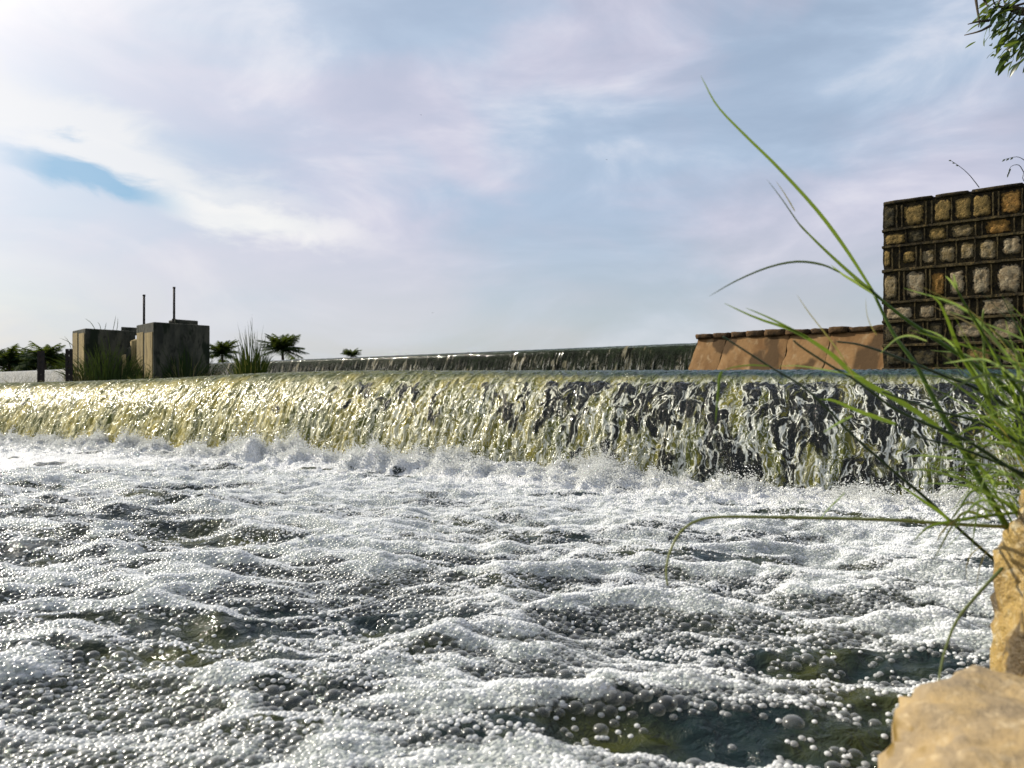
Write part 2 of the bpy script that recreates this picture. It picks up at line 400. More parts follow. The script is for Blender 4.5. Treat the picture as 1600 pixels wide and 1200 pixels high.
M['bird'] = rough_mat('bird_feather', (0.012, 0.012, 0.014), (0.02, 0.02, 0.022), (0.03, 0.03, 0.03), 30, 0.8, 0.1)

# ------------------------------------------------------------------ layout of the two weirs
UW = np.array([-0.898, 0.440]); NW = np.array([-0.440, -0.898])      # along the near weir to the left, and downstream
BASE0 = np.array([0.0, 5.25]); RUN = 0.56
CREST0 = BASE0 - NW * RUN


def crest_z(s): return np.interp(s, [-6, -3.28, 0, 2.0, 3.0, 3.86, 5.2, 6.46, 10], [.674, .674, .690, .704, .688, .655, .622, .603, .59])


def fall_dist(x, y): return (x - BASE0[0]) * NW[0] + (y - BASE0[1]) * NW[1]
def fall_s(x, y): return (x - BASE0[0]) * UW[0] + (y - BASE0[1]) * UW[1]


# ------------------------------------------------------------------ tail water: waves, froth, bubbles
def wave_h(x, y):
    D = fall_dist(x, y); s = fall_s(x, y)
    wx = x + 0.10 * noise2(x / 0.42, y / 0.42, 91); wy = y + 0.11 * noise2(x / 0.45 + 9, y / 0.45, 92) + 0.14 * x
    big = ridge(wx / 0.95, wy / 0.46, 3, 2, 0.45)
    med = 0.55 * fbm(wx / 0.30, wy / 0.17, 11, 3, 0.5) + 0.55 * ridge(wx / 0.48, wy / 0.23, 13, 2, 0.5)
    h = (0.062 * big + 0.042 * med) * (0.72 + 0.28 * sstep(0.8, 2.6, D)) + 0.010 * noise2(x / 0.075, y / 0.055, 51) - 0.01
    chk = np.exp(-(np.maximum(D, -0.05) / 0.75) ** 2)
    plume = np.clip(-0.08 + 2.3 * fbm(s / 0.34, D / 0.30, 61, 3, 0.6), 0, 1.7)
    return h * (1 - 0.35 * chk) + chk * ((0.25 + 0.75 * sstep(-2.6, 0.6, s)) * (1 - 0.45 * sstep(1.5, 5.0, s)) * (0.035 + 0.12 * plume) - 0.02 - 0.045 * sstep(0.2, -2.6, s) + 0.055 * ridge(x / 0.13, y / 0.10, 71, 3, 0.6))


def foam_cover(x, y, h=None):
    D = fall_dist(x, y)
    if h is None: h = wave_h(x, y)
    n1 = fbm(x / 0.55 + 0.25 * y, y / 0.17, 21, 4, 0.55); n2 = fbm(x / 1.5, y / 0.6, 31, 2)
    right = np.clip((x - 0.15) / 0.7, 0, 1) * sstep(2.2, 3.3, D)
    return 0.45 + 1.25 * n1 + 0.55 * n2 + 3.6 * h + 0.75 * np.exp(-np.maximum(D, 0) / 1.1) - 0.10 * sstep(1.0, 2.6, D) + 0.02 * right


nx, ny = 820, 600
yy = 0.62 * (11.0 / 0.62) ** (np.linspace(0, 1, ny)); xi = np.linspace(-1, 1, nx)
GX = xi[:, None] * (yy * 0.80 + 0.75)[None, :]; GY = np.repeat(yy[None, :], nx, 0)
GH = wave_h(GX, GY); GC = foam_cover(GX, GY, GH); GD = fall_dist(GX, GY)
fine = sstep(3.2, 1.4, GD)                                # froth too fine to be told apart bubble by bubble
crestf = sstep(0.005, 0.055, GH)
foam = np.clip(sstep(0.28, 0.75, GC) * np.maximum(fine, np.maximum(crestf * sstep(6.5, 3.0, GD), 0.22)), 0, 1)
keep = (GD > -0.35)
F = grid_faces(nx, ny); F = F[keep.ravel()[F].all(1)]
me = mesh_np('river_water', np.stack([GX, GY, GH], -1).reshape(-1, 3), F, True, {'foam': foam.ravel()})
tag(link('river_water', me, M['water']), kind='structure')

# bubbles packed over the surface, large ones first; fine ones fill between
RES = 0.002; X0, Y0 = -3.4, 0.80; NX, NY = int(6.8 / RES), int(4.6 / RES)
occ = np.zeros((NX, NY), dtype=bool); BP = []; BR = []
for rk in (0.0165, 0.0130, 0.0105, 0.0086, 0.0071, 0.0059, 0.0049, 0.0041, 0.0035):
    st = rk * 1.56
    gx = np.arange(X0 + 0.03, X0 + NX * RES - 0.03, st); gy = np.arange(Y0 + 0.03, Y0 + NY * RES - 0.03, st * 0.87)
    A, B = np.meshgrid(gx, gy, indexing='ij'); A = A + (np.arange(len(gy)) % 2)[None, :] * st * 0.5
    A = (A + RNG.uniform(-.36, .36, A.shape) * st).ravel(); B = (B + RNG.uniform(-.36, .36, B.shape) * st).ravel()
    k = (np.abs(A) < 0.70 * B + 0.28) & (fall_dist(A, B) > 0.75); A, B = A[k], B[k]
    D = fall_dist(A, B)
    if rk < 0.0045: k = (D < 3.6); A, B, D = A[k], B[k], D[k]
    H = wave_h(A, B); C = foam_cover(A, B, H)
    mean = np.interp(D, [0.7, 1.4, 2.0, 2.6, 3.2, 4.2], [0.0033, 0.0036, 0.0042, 0.0050, 0.0062, 0.0080])
    mean = mean * (1.0 + 0.45 * noise2(A / 0.22, B / 0.12, 41)) * np.clip(1.10 - 4.5 * H + 1.6 * np.clip(wave_h(A, B + 0.02) - H, -0.012, 0.02) / 0.02, 0.55, 1.9)
    q = np.log(rk / mean)
    p = np.where(q > 0, np.exp(-(q / 0.34) ** 2), np.exp(-(q / 0.75) ** 2))
    p = p * (0.12 + 0.88 * sstep(0.9, 1.9, D)) * sstep(0.20, 0.52, C + RNG.uniform(-.13, .13, A.shape)) + 0.05 * (C > -0.25) * (rk > 0.0045) * (noise2(A / 0.10, B / 0.06, 43) > 0.05)
    k = RNG.random(len(A)) < p; A, B, H = A[k], B[k], H[k]
    ix = ((A - X0) / RES).astype(int); iy = ((B - Y0) / RES).astype(int)
    e = max(1, int(rk * 0.55 / RES))
    free = ~(occ[ix, iy] | occ[ix + e, iy] | occ[ix - e, iy] | occ[ix, iy + e] | occ[ix, iy - e])
    A, B, H, ix, iy = A[free], B[free], H[free], ix[free], iy[free]
    rr = rk * RNG.uniform(0.88, 1.14, len(A)); n_ = max(1, int(rk * 0.92 / RES))
    for dx in range(-n_, n_ + 1):
        for dy in range(-n_, n_ + 1):
            if dx * dx + dy * dy <= n_ * n_ + 0.5: occ[np.clip(ix + dx, 0, NX - 1), np.clip(iy + dy, 0, NY - 1)] = True
    BP.append(np.stack([A, B, H + rr * np.where(rr > 0.0055, -0.14, 0.05)], -1)); BR.append(rr)
BP = np.concatenate(BP); BR = np.concatenate(BR); del occ
print('bubbles', len(BP))


def points_as_spheres(name, pts, rad, m, sub=2, flat=0.86):
    me = bpy.data.meshes.new(name); me.vertices.add(len(pts)); me.vertices.foreach_set('co', np.asarray(pts, dtype=np.float32).ravel())
    at = me.attributes.new('rad', 'FLOAT', 'POINT'); at.data.foreach_set('value', np.asarray(rad, dtype=np.float32))
    me.update(); o = bpy.data.objects.new(name, me); COL.objects.link(o); me.materials.append(m)
    g = bpy.data.node_groups.new(name, 'GeometryNodeTree')
    g.interface.new_socket('Geometry', in_out='INPUT', socket_type='NodeSocketGeometry'); g.interface.new_socket('Geometry', in_out='OUTPUT', socket_type='NodeSocketGeometry')
    n = g.nodes; L = g.links
    gi = n.new('NodeGroupInput'); go = n.new('NodeGroupOutput')
    ico = n.new('GeometryNodeMeshIcoSphere'); ico.inputs['Radius'].default_value = 1.0; ico.inputs['Subdivisions'].default_value = sub
    sm = n.new('GeometryNodeSetShadeSmooth'); mt = n.new('GeometryNodeSetMaterial'); mt.inputs['Material'].default_value = m
    na = n.new('GeometryNodeInputNamedAttribute'); na.data_type = 'FLOAT'; na.inputs['Name'].default_value = 'rad'
    cx = n.new('ShaderNodeCombineXYZ'); mu = n.new('ShaderNodeMath'); mu.operation = 'MULTIPLY'; mu.inputs[1].default_value = flat
    iop = n.new('GeometryNodeInstanceOnPoints')
    L.new(ico.outputs['Mesh'], sm.inputs['Geometry']); L.new(sm.outputs[0], mt.inputs['Geometry'])
    L.new(gi.outputs[0], iop.inputs['Points']); L.new(mt.outputs[0], iop.inputs['Instance'])
    L.new(na.outputs['Attribute'], cx.inputs[0]); L.new(na.outputs['Attribute'], cx.inputs[1]); L.new(na.outputs['Attribute'], mu.inputs[0]); L.new(mu.outputs[0], cx.inputs[2])
    L.new(cx.outputs[0], iop.inputs['Scale']); L.new(iop.outputs[0], go.inputs[0])
    md = o.modifiers.new('instances', 'NODES'); md.node_group = g
    return o


tag(points_as_spheres('foam_bubbles', BP, BR, M['bubble'], 3, 0.72), 'mass of glassy foam bubbles floating on the tail water', 'foam', kind='stuff')

# boiling froth and drops where the sheet strikes the tail water
ns = 460000
s_ = RNG.uniform(-4.6, 8.2, ns); d_ = np.abs(RNG.normal(0, 0.40, ns)) - 0.10
pl = (1 - 0.35 * sstep(1.5, 5.0, s_)) * np.clip(0.28 + 2.6 * fbm(s_ / 0.34, d_ / 0.30, 61, 3, 0.6), 0.08, 2.6)
x_ = BASE0[0] + UW[0] * s_ + NW[0] * d_; y_ = BASE0[1] + UW[1] * s_ + NW[1] * d_
up = RNG.exponential(0.040, ns) * pl ** 1.4 * np.exp(-(d_ / 0.55) ** 2)
z_ = wave_h(x_, y_) + up - 0.004
r_ = RNG.uniform(0.0016, 0.0044, ns) * np.where(up > 0.07, 0.62, 1.0) * np.where(RNG.random(ns) < 0.03, 1.7, 1.0)
k = (np.abs(x_) < 0.74 * y_ + 0.4) & (z_ < 0.34)
tag(points_as_spheres('splash_froth', np.stack([x_, y_, z_], -1)[k], r_[k], M['froth'], 2, 1.0), 'white boiling froth and drops along the foot of the near weir', 'foam', kind='stuff')


# ------------------------------------------------------------------ a weir: stone body and the sheet of water running over it
def profile(pts, step):
    pts = np.array(pts, dtype=float)
    t = np.linspace(0, len(pts) - 1, 400); pp = np.vstack([2 * pts[0] - pts[1], pts, 2 * pts[-1] - pts[-2]])
    out = []
    for u in t:
        i = min(int(u), len(pts) - 2); f = u - i; a, b, c, d = pp[i:i + 4]
        out.append(0.5 * (2 * b + (c - a) * f + (2 * a - 5 * b + 4 * c - d) * f * f + (3 * b - a - 3 * c + d) * f ** 3))
    out = np.array(out); L_ = np.concatenate([[0], np.cumsum(np.hypot(*np.diff(out, axis=0).T))])
    a = np.arange(0, L_[-1], step)
    q = np.interp(a, L_, out[:, 0]); z = np.interp(a, L_, out[:, 1])
    dq = np.gradient(q, a); dz = np.gradient(z, a); nn = np.hypot(dq, dz)
    return a, q, z, -dz / nn, dq / nn          # arc, run, drop, normal (run, up)


PROF = [(-1.4, -.01), (-.8, 0), (-.3, .002), (-.08, -.004), (.06, -.022), (.17, -.062), (.27, -.130), (.36, -.225), (.44, -.35), (.51, -.49), (.57, -.64), (.62, -.80)]
a, q, z, nr, nz = profile(PROF, 0.0085)
sv = np.arange(-5.0, 9.2, 0.0080); a0 = a[np.argmin(np.abs(q))]
SS, AA = np.meshgrid(sv, a - a0, indexing='ij')
lowf = sstep(0.02, 0.55, AA)                                # 0 at the lip, 1 down the face
wS = SS + 0.030 * fbm(SS / 0.16, AA / 0.20, 101, 3) * (0.3 + lowf); wA = AA + 0.06 * fbm(SS / 0.12, AA / 0.22, 111, 3) * lowf
rope = ridge(wS / 0.115, wA / 0.62, 121, 3, 0.55); fold = ridge(wS / 0.046, wA / 0.115, 131, 3, 0.62); fin = fbm(wS / 0.028, wA / 0.060, 141, 2)
rip = ridge(wS / 0.11 + AA / 0.40, AA / 0.26 - SS / 0.9, 151, 3, 0.6)
disp = 0.019 * rip * (1 - 0.65 * lowf) + lowf * (0.013 * rope + 0.006 * fold + 0.002 * fin)
zc = crest_z(sv)[:, None]
run = q[None, :] + nr[None, :] * disp; up = zc + z[None, :] * (0.86 + 0.14 * zc / 0.69) + nz[None, :] * disp
VX = CREST0[0] + UW[0] * SS + NW[0] * run; VY = CREST0[1] + UW[1] * SS + NW[1] * run
toR = sstep(4.5, -2.8, SS)                                   # the stone shows more toward the right bank
bias = -0.075 + 0.185 * toR - 0.16 * sstep(0.52, 0.72, AA) * (1 - 0.75 * toR) - 0.10 * sstep(0.28, 0.12, AA) * (1 - toR) - 0.6 * sstep(0.24, 0.12, AA)
low = sstep(0.06, 0.34, AA)
silt = np.clip(sstep(-0.35, 0.45, fbm(wS / 0.22, wA / 0.4, 181, 3)) * (1.10 - 0.85 * toR) * (0.15 + 0.85 * sstep(0.02, 0.22, AA)), 0, 1)
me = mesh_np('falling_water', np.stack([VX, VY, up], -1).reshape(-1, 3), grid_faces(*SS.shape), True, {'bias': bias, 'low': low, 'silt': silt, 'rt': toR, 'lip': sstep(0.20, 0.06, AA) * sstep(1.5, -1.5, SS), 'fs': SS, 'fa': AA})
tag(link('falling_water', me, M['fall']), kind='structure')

# its stone body, 5 cm below the water
wr = empty('weir', (CREST0[0], CREST0[1], 0), 'long low dark stone weir under the near sheet of falling water', 'weir')
a2, q2, z2, nr2, nz2 = profile(PROF, 0.05); sv2 = np.arange(-5.2, 9.4, 0.06)
S2, A2 = np.meshgrid(sv2, a2 - a0, indexing='ij'); zc2 = crest_z(sv2)[:, None]
dp = -0.030 - 0.030 * sstep(0.12, 0.35, A2) + 0.022 * fbm(S2 / 0.25, A2 / 0.2, 201, 3) * sstep(0.2, 0.4, A2)
ru = q2[None, :] + nr2[None, :] * dp; uz = zc2 + z2[None, :] * (0.86 + 0.14 * zc2 / 0.69) + nz2[None, :] * dp
link('body', mesh_np('weir_body', np.stack([CREST0[0] + UW[0] * S2 + NW[0] * ru, CREST0[1] + UW[1] * S2 + NW[1] * ru, uz], -1).reshape(-1, 3), grid_faces(*S2.shape), True), M['wetstone'], wr)

# far weir
FA = np.array([3.80, 15.45]); FU = np.array([-0.7211, 0.6928]); FN = np.array([-0.6928, -0.7211]); FZ = 1.44
fp = [(-1.6, -.02), (-.8, 0), (-.25, 0), (-.04, -.006), (.05, -.04), (.10, -.11), (.16, -.25), (.23, -.45), (.31, -.70), (.39, -.95)]
a, q, z, nr, nz = profile(fp, 0.030)
sv = np.concatenate([np.arange(-0.5, 22, 0.022), np.arange(22, 75, 0.06)]); a0f = a[np.argmin(np.abs(q))]
SS, AA = np.meshgrid(sv, a - a0f, indexing='ij'); lowf = sstep(0.05, 0.5, AA)
st_ = ridge(SS / 0.10, AA / 1.0, 221, 2); st2_ = noise2(SS / 0.045, AA / 0.35, 231); pat = fbm(SS / 1.2, AA / 0.6, 241, 3)
disp = lowf * (0.014 * st_ + 0.010 * st2_) + 0.004 * noise2(SS / 0.2, AA / 0.2, 251)
run = q[None, :] + nr[None, :] * disp; up = FZ + z[None, :] + nz[None, :] * disp + 0 * SS
leftw = sstep(25, 38, SS)
bias = 0.16 - 0.42 * leftw - 0.05 * sstep(0.2, 0.7, AA) - 0.10 * np.clip(pat, 0, 1)
low = np.clip(sstep(0.10, 0.55, AA) * (0.75 + 1.2 * pat) * np.clip(0.4 + st2_, 0, 1) + 0.6 * leftw, 0, 1)
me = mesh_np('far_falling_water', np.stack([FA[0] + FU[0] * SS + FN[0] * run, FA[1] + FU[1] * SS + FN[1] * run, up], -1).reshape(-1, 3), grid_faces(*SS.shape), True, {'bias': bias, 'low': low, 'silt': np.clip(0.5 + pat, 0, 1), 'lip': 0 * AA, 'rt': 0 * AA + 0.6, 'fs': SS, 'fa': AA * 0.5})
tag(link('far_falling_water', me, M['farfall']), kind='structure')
wf = empty('weir', (FA[0], FA[1], 0.4), 'far black weir with thin white trickles running down behind the near fall', 'weir')
a2, q2, z2, nr2, nz2 = profile(fp, 0.08); sv2 = np.arange(-0.5, 75, 0.15); S2, A2 = np.meshgrid(sv2, a2 - a0f, indexing='ij')
dp = -0.05 + 0.02 * fbm(S2 / 0.5, A2 / 0.25, 261, 3); ru = q2[None, :] + nr2[None, :] * dp; uz = FZ + z2[None, :] + nz2[None, :] * dp
link('body', mesh_np('far_weir_body', np.stack([FA[0] + FU[0] * S2 + FN[0] * ru, FA[1] + FU[1] * S2 + FN[1] * ru, uz], -1).reshape(-1, 3), grid_faces(*S2.shape), True), M['farstone'], wf)

# upper pool between the weirs, the reservoir above, land to the horizon
def sheet(name, poly, zz, m):
    b = MB(); b.add([(x, y, zz) for x, y in poly], [tuple(range(len(poly)))]); return tag(b.build(name, m), kind='structure')


def plain_water(name, c):
    m, b, out = new_mat(name)
    bp = b.n('ShaderNodeBump', {'Height': b.noise(b.mapping(coords(b), (1, 0.6, 1)), 3.0, 5, 0.6), 'Strength': 0.3, 'Distance': 0.08})
    finish(b, out, b.n('ShaderNodeBsdfPrincipled', {'Base Color': (*c, 1), 'Roughness': 0.08, 'IOR': 1.33, 'Normal': bp})); return m


M['pool'] = plain_water('pool_water', (0.03, 0.04, 0.025))
c0 = CREST0 - NW * 0.35
pA = c0 + UW * -5.2; pB = c0 + UW * 9.4
fB = FA + FU * 60 + FN * 0.35; fA_ = FA + FU * -0.4 + FN * 0.35
sheet('upper_pool', [tuple(pA), (9.5, 8.0), (9.0, 14.0), tuple(fA_), tuple(fB), (-60, 40), (-40, 14), tuple(pB)], 0.575, M['pool'])
fb0 = FA - FN * 0.6 + FU * -0.4; fb1 = FA - FN * 0.6 + FU * 74
sheet('reservoir', [tuple(fb0), (60, 30), (160, 130), (-160, 150), tuple(fb1)], FZ - 0.03, M['pool'])
sheet('ground', [(-1500, -300), (1500, -300), (1500, 2600), (-1500, 2600)], -0.35, M['land'])
nxb, nyb = 120, 12
bx = np.linspace(-420, 420, nxb); by = np.linspace(118, 300, nyb); BX, BY = np.meshgrid(bx, by, indexing='ij')
BZ = 1.0 + 1.15 * sstep(118, 128, BY) + 0.3 * fbm(BX / 20, BY / 20, 301, 3)
tag(link('far_bank', mesh_np('far_bank', np.stack([BX, BY, BZ], -1).reshape(-1, 3), grid_faces(nxb, nyb)), M['land']), kind='structure')

# ------------------------------------------------------------------ wing wall with coping, right of the far weir
wl = P(1090, 521, 15.3); wr_ = P(1392, 505, 12.9)
al = Vector((wr_.x - wl.x, wr_.y - wl.y, 0)); LW = al.length; al.normalize(); nf = Vector((-al.y, al.x, 0));
if nf.y > 0: nf = -nf
ZT = (wl.z + wr_.z) / 2; COP = 0.115
wing = empty('wing_wall', (wl.x, wl.y, 0.3), 'low brown plastered wing wall with rough stone coping, between far weir and masonry', 'wall')
wo_ = Vector((wl.x, wl.y, 0))
def wp(u, v, zz): return wo_ + al * u + nf * v + Vector((0, 0, zz))
body = MB(); body.add([wp(0.0, -0.7, 0.2), wp(LW + .5, -0.7, 0.2), wp(LW + .5, 0.47, 0.2), wp(-0.14, 0.47, 0.2), wp(0.0, -0.7, ZT - COP), wp(LW + .5, -0.7, ZT - COP), wp(LW + .5, -0.03, ZT - COP), wp(0.0, -0.03, ZT - COP)],
         [(0, 3, 2, 1), (4, 5, 6, 7), (0, 1, 5, 4), (1, 2, 6, 5), (2, 3, 7, 6), (3, 0, 4, 7)])
body.build('core', M['coping'], wing)
cuts = [0.0, 0.62, 1.88, 2.62, LW + 0.5]
for i in range(len(cuts) - 1):
    n_ = max(6, int((cuts[i + 1] - cuts[i]) / 0.07)); nv_ = 14
    us = np.linspace(0, 1, n_); vs = np.linspace(0, 1, nv_); U_, V_ = np.meshgrid(us, vs, indexing='ij')
    lean = 0.14
    jl = 0.03 * noise2(V_ * 5 + i * 7, V_ * 0 + 0.5, 311) + 0.012 * np.sin(V_ * 23 + i); jr = 0.03 * noise2(V_ * 5 + i * 7 + 7, V_ * 0 + 0.5, 311) - 0.006
    u = cuts[i] + 0.004 + (cuts[i + 1] - cuts[i] - 0.008) * U_ - lean * (V_) + jl * (1 - U_) + jr * U_ + (0.0 if i < 3 else lean * V_ * U_)
    zt = ZT - COP - 0.004; zz = zt - V_ * (zt - 0.25); off = 0.018 + 0.5 * V_ + 0.007 * fbm(u / 0.3, zz / 0.3, 321, 3) - 0.010 * ((U_ < 0.001) | (U_ > 0.999))
    PT = np.array(wo_)[None, None, :] + np.array(al)[None, None, :] * u[..., None] + np.array(nf)[None, None, :] * off[..., None]; PT[..., 2] = zz
    link('plaster_panel', mesh_np('plaster_panel', PT.reshape(-1, 3), grid_faces(n_, nv_)[:, ::-1], True), M['plaster'], wing)


def lump_box(o, ax, ay, az_, jit, m, name, parent, cuts_=3):
    """a rough stone block: subdivided box with its corners worn and its faces uneven"""
    import bmesh
    bm = bmesh.new(); bmesh.ops.create_cube(bm, size=1.0); bmesh.ops.subdivide_edges(bm, edges=bm.edges[:], cuts=cuts_, use_grid_fill=True)
    sd_ = random.random() * 100; o = Vector(o); ax, ay, az_ = Vector(ax), Vector(ay), Vector(az_); c = o + (ax + ay + az_) * 0.5
    for v in bm.verts:
        p = v.co.copy() * 2; r = (abs(p.x) ** 12 + abs(p.y) ** 12 + abs(p.z) ** 12) ** (1 / 12); p = p / max(r, 0.2) if r > 0 else p
        w = c + ax * p.x * 0.5 + ay * p.y * 0.5 + az_ * p.z * 0.5
        nz_ = [float(noise2(w.x / jit / 3 + sd_, (w.y + w.z * 0.7) / jit / 3 + k_ * 9, 5)) for k_ in range(3)]
        v.co = w + Vector(nz_) * jit
    me = bpy.data.meshes.new(name); bm.to_mesh(me); bm.free()
    me.polygons.foreach_set('use_smooth', [True] * len(me.polygons))
    return link(name, me, m, parent)


u = -0.02; k_ = 0
while u < LW + 0.4:
    w_ = random.uniform(0.30, 0.46); hh = COP * random.uniform(0.85, 1.12)
    lump_box(wp(u + .006, -0.42, ZT - COP - 0.01), al * (w_ - 0.014), nf * random.uniform(0.47, 0.52), Vector((0, 0, hh)), 0.012, M['coping'], 'coping_stone', wing)
    u += w_

# ------------------------------------------------------------------ tall rubble masonry wall on the right
ml = P(1380, 318, 9.5); mr = P(1600, 287, 8.56)
ma = Vector((mr.x - ml.x, mr.y - ml.y, 0)).normalized(); mn = Vector((-ma.y, ma.x, 0))
if mn.y > 0: mn = -mn
MT = 2.83; ML = 3.6
mw = empty('masonry_wall', (ml.x, ml.y, 0.3), 'tall dark rubble stone wall with raised pointing on the right bank', 'wall')
mo = Vector((ml.x, ml.y, 0))
def mp(u, v, zz): return mo + ma * u + mn * v + Vector((0, 0, zz))
rows = [2.80, 2.49, 2.285, 1.99, 1.60, 1.365, 1.07, 0.775, 0.50, 0.25]
# core: an uneven slab with a ragged arris
nu_, nv_ = 90, 66
U_, V_ = np.meshgrid(np.linspace(0, ML, nu_), np.linspace(0.2, MT, nv_), indexing='ij')
dep = 0.010 * fbm(U_ / 0.12, V_ / 0.12, 331, 4) ; dep = dep - 0.03 * (V_ > MT - 0.02) * 0
edge = 0.012 * fbm(V_ / 0.13, V_ * 0 + 0.3, 341, 3); topw = 0.012 * fbm(U_ / 0.2, U_ * 0 + 0.7, 351, 3)
Ue = U_ + edge * (1 - U_ / ML) ** 8; Ve = V_ + topw * (V_ / MT) ** 20
PT = np.array(mo)[None, None] + np.array(ma)[None, None] * Ue[..., None] + np.array(mn)[None, None] * dep[..., None]; PT[..., 2] = Ve
Vv = PT.reshape(-1, 3); Fv = [tuple(int(q) for q in f[::-1]) for f in grid_faces(nu_, nv_)]
bk = Vv - np.array(mn)[None] * 0.65; n0_ = len(Vv)
ring = [i * nv_ for i in range(nu_)] + [(nu_ - 1) * nv_ + j for j in range(1, nv_)] + [i * nv_ + nv_ - 1 for i in range(nu_ - 2, -1, -1)] + [j for j in range(nv_ - 2, 0, -1)]
vb = [tuple(v) for v in Vv] + [tuple(bk[i]) for i in ring]
for t in range(len(ring)):
    t2 = (t + 1) % len(ring); Fv.append((ring[t], ring[t2], n0_ + t2, n0_ + t))
mbk = MB(); mbk.v = vb; mbk.f = Fv; mbk.build('core', M['wallcore'], mw)


def strip_mesh(b, u0, u1, z0, z1, v0, v1, seed):
    """a ribbon of pointing with wavering edges, standing proud of the core"""
    along_u = (u1 - u0) > (z1 - z0); n_ = max(3, int(max(u1 - u0, z1 - z0) / 0.035)); vs = []
    for i in range(n_ + 1):
        t = i / n_
        j = [float(noise2(t * n_ * 0.45 + k_ * 13.1 + seed, seed * 0.37, 7)) * 0.009 for k_ in range(3)]
        if along_u:
            u_ = u0 + (u1 - u0) * t; e0 = (u_, z0 + j[0]); e1 = (u_, z1 + j[1])
        else:
            z_ = z0 + (z1 - z0) * t; e0 = (u0 + j[0], z_); e1 = (u1 + j[1], z_)
        pr = v1 + j[2]
        vs += [mp(e0[0], v0, e0[1]), mp(e0[0] * .8 + e1[0] * .2, pr, e0[1] * .8 + e1[1] * .2), mp(e0[0] * .2 + e1[0] * .8, pr, e0[1] * .2 + e1[1] * .8), mp(e1[0], v0, e1[1])]
    fs = []
    for i in range(n_):
        q = i * 4
        for c in range(3): fs.append((q + c, q + c + 1, q + c + 5, q + c + 4))
    fs += [(3, 2, 1, 0), (n_ * 4, n_ * 4 + 1, n_ * 4 + 2, n_ * 4 + 3)]
    b.add(vs, fs)


def stone_mesh(u0, u1, z0, z1, bulge, seed):
    """one rubble stone: ragged outline, domed and pitted face"""
    nr_, na_ = 5, 18; cu, cz = (u0 + u1) / 2, (z0 + z1) / 2; hu, hz = (u1 - u0) / 2, (z1 - z0) / 2
    V, Fq = [], []
    for r_i in range(nr_ + 1):
        rr_ = (r_i / nr_) ** 0.8
        for k2 in range(na_):
            w = 2 * math.pi * k2 / na_; c, s = math.cos(w), math.sin(w)
            sq = (abs(c) ** 6 + abs(s) ** 6) ** (-1 / 6)
            e = 1 + 0.10 * float(noise2(c * 1.6 + seed, s * 1.6, 9)) + 0.10 * float(noise2(c * 4 + seed, s * 4, 10))
            uu = cu + hu * rr_ * c * sq * e; zz = cz + hz * rr_ * s * sq * e
            v = bulge * (1 - rr_ ** 5) + 0.012 * float(fbm(uu / 0.06 + seed, zz / 0.06, 15, 2)) - (0.03 if r_i == nr_ else 0)
            V.append(mp(uu, v, zz))
    for r_i in range(nr_):
        for k2 in range(na_):
            q = r_i * na_ + k2; q2 = r_i * na_ + (k2 + 1) % na_; Fq.append((q, q2, q2 + na_, q + na_))
    b = MB(); b.v = [tuple(v) for v in V]; b.f = Fq; me = b.mesh('rubble_stone', True)
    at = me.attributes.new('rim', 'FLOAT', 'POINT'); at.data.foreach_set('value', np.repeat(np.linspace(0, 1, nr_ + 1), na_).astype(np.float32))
    return me


jb = MB(); sd_ = 0
plan = [  # (from, to, material, height share) of the stones seen on each course, metres along the wall
    [(0.02, .12, 4, .7), (.25, .44, 1, .82), (.58, .73, 1, .85), (.80, .93, 1, .8), (.98, 1.13, 1, .8), (1.25, 1.42, 3, .75)],
    [(0.0, .24, 1, .55), (.30, .44, 4, .7), (.52, .68, 1, .6), (.76, .95, 0, .62), (1.10, 1.32, 3, .78)],
    [(0.0, .06, 1, .6), (.24, .34, 1, .42), (.45, .55, 0, .46), (.64, .77, 0, .55), (.86, .96, 0, .62), (1.05, 1.18, 0, .66), (1.27, 1.42, 2, .6)],
    [(0.0, .15, 0, .66), (.27, .45, 2, .72), (.55, .66, 3, .62), (.75, .87, 2, .62), (.97, 1.12, 2, .72), (1.22, 1.42, 2, .76)],
    [(0.02, .33, 2, .62), (.42, .55, 2, .6), (.66, .88, 2, .76), (1.06, 1.36, 2, .82)],
    [(0.04, .2, 4, .6), (.28, .42, 4, .6), (.52, .64, 4, .6), (.80, 1.05, 2, .6), (1.16, 1.40, 2, .76)],
    [(0.05, .22, 4, .6), (.33, .58, 4, .6), (.66, .78, 4, .5), (.90, 1.14, 1, .6), (1.26, 1.42, 2, .6)],
    [(0.05, .26, 4, .6), (.36, .6, 0, .6), (.7, .95, 4, .6), (1.05, 1.36, 0, .6)],
    [(0.05, .26, 4, .6), (.36, .6, 4, .6), (.7, .95, 0, .6), (1.05, 1.36, 0, .6)],
]
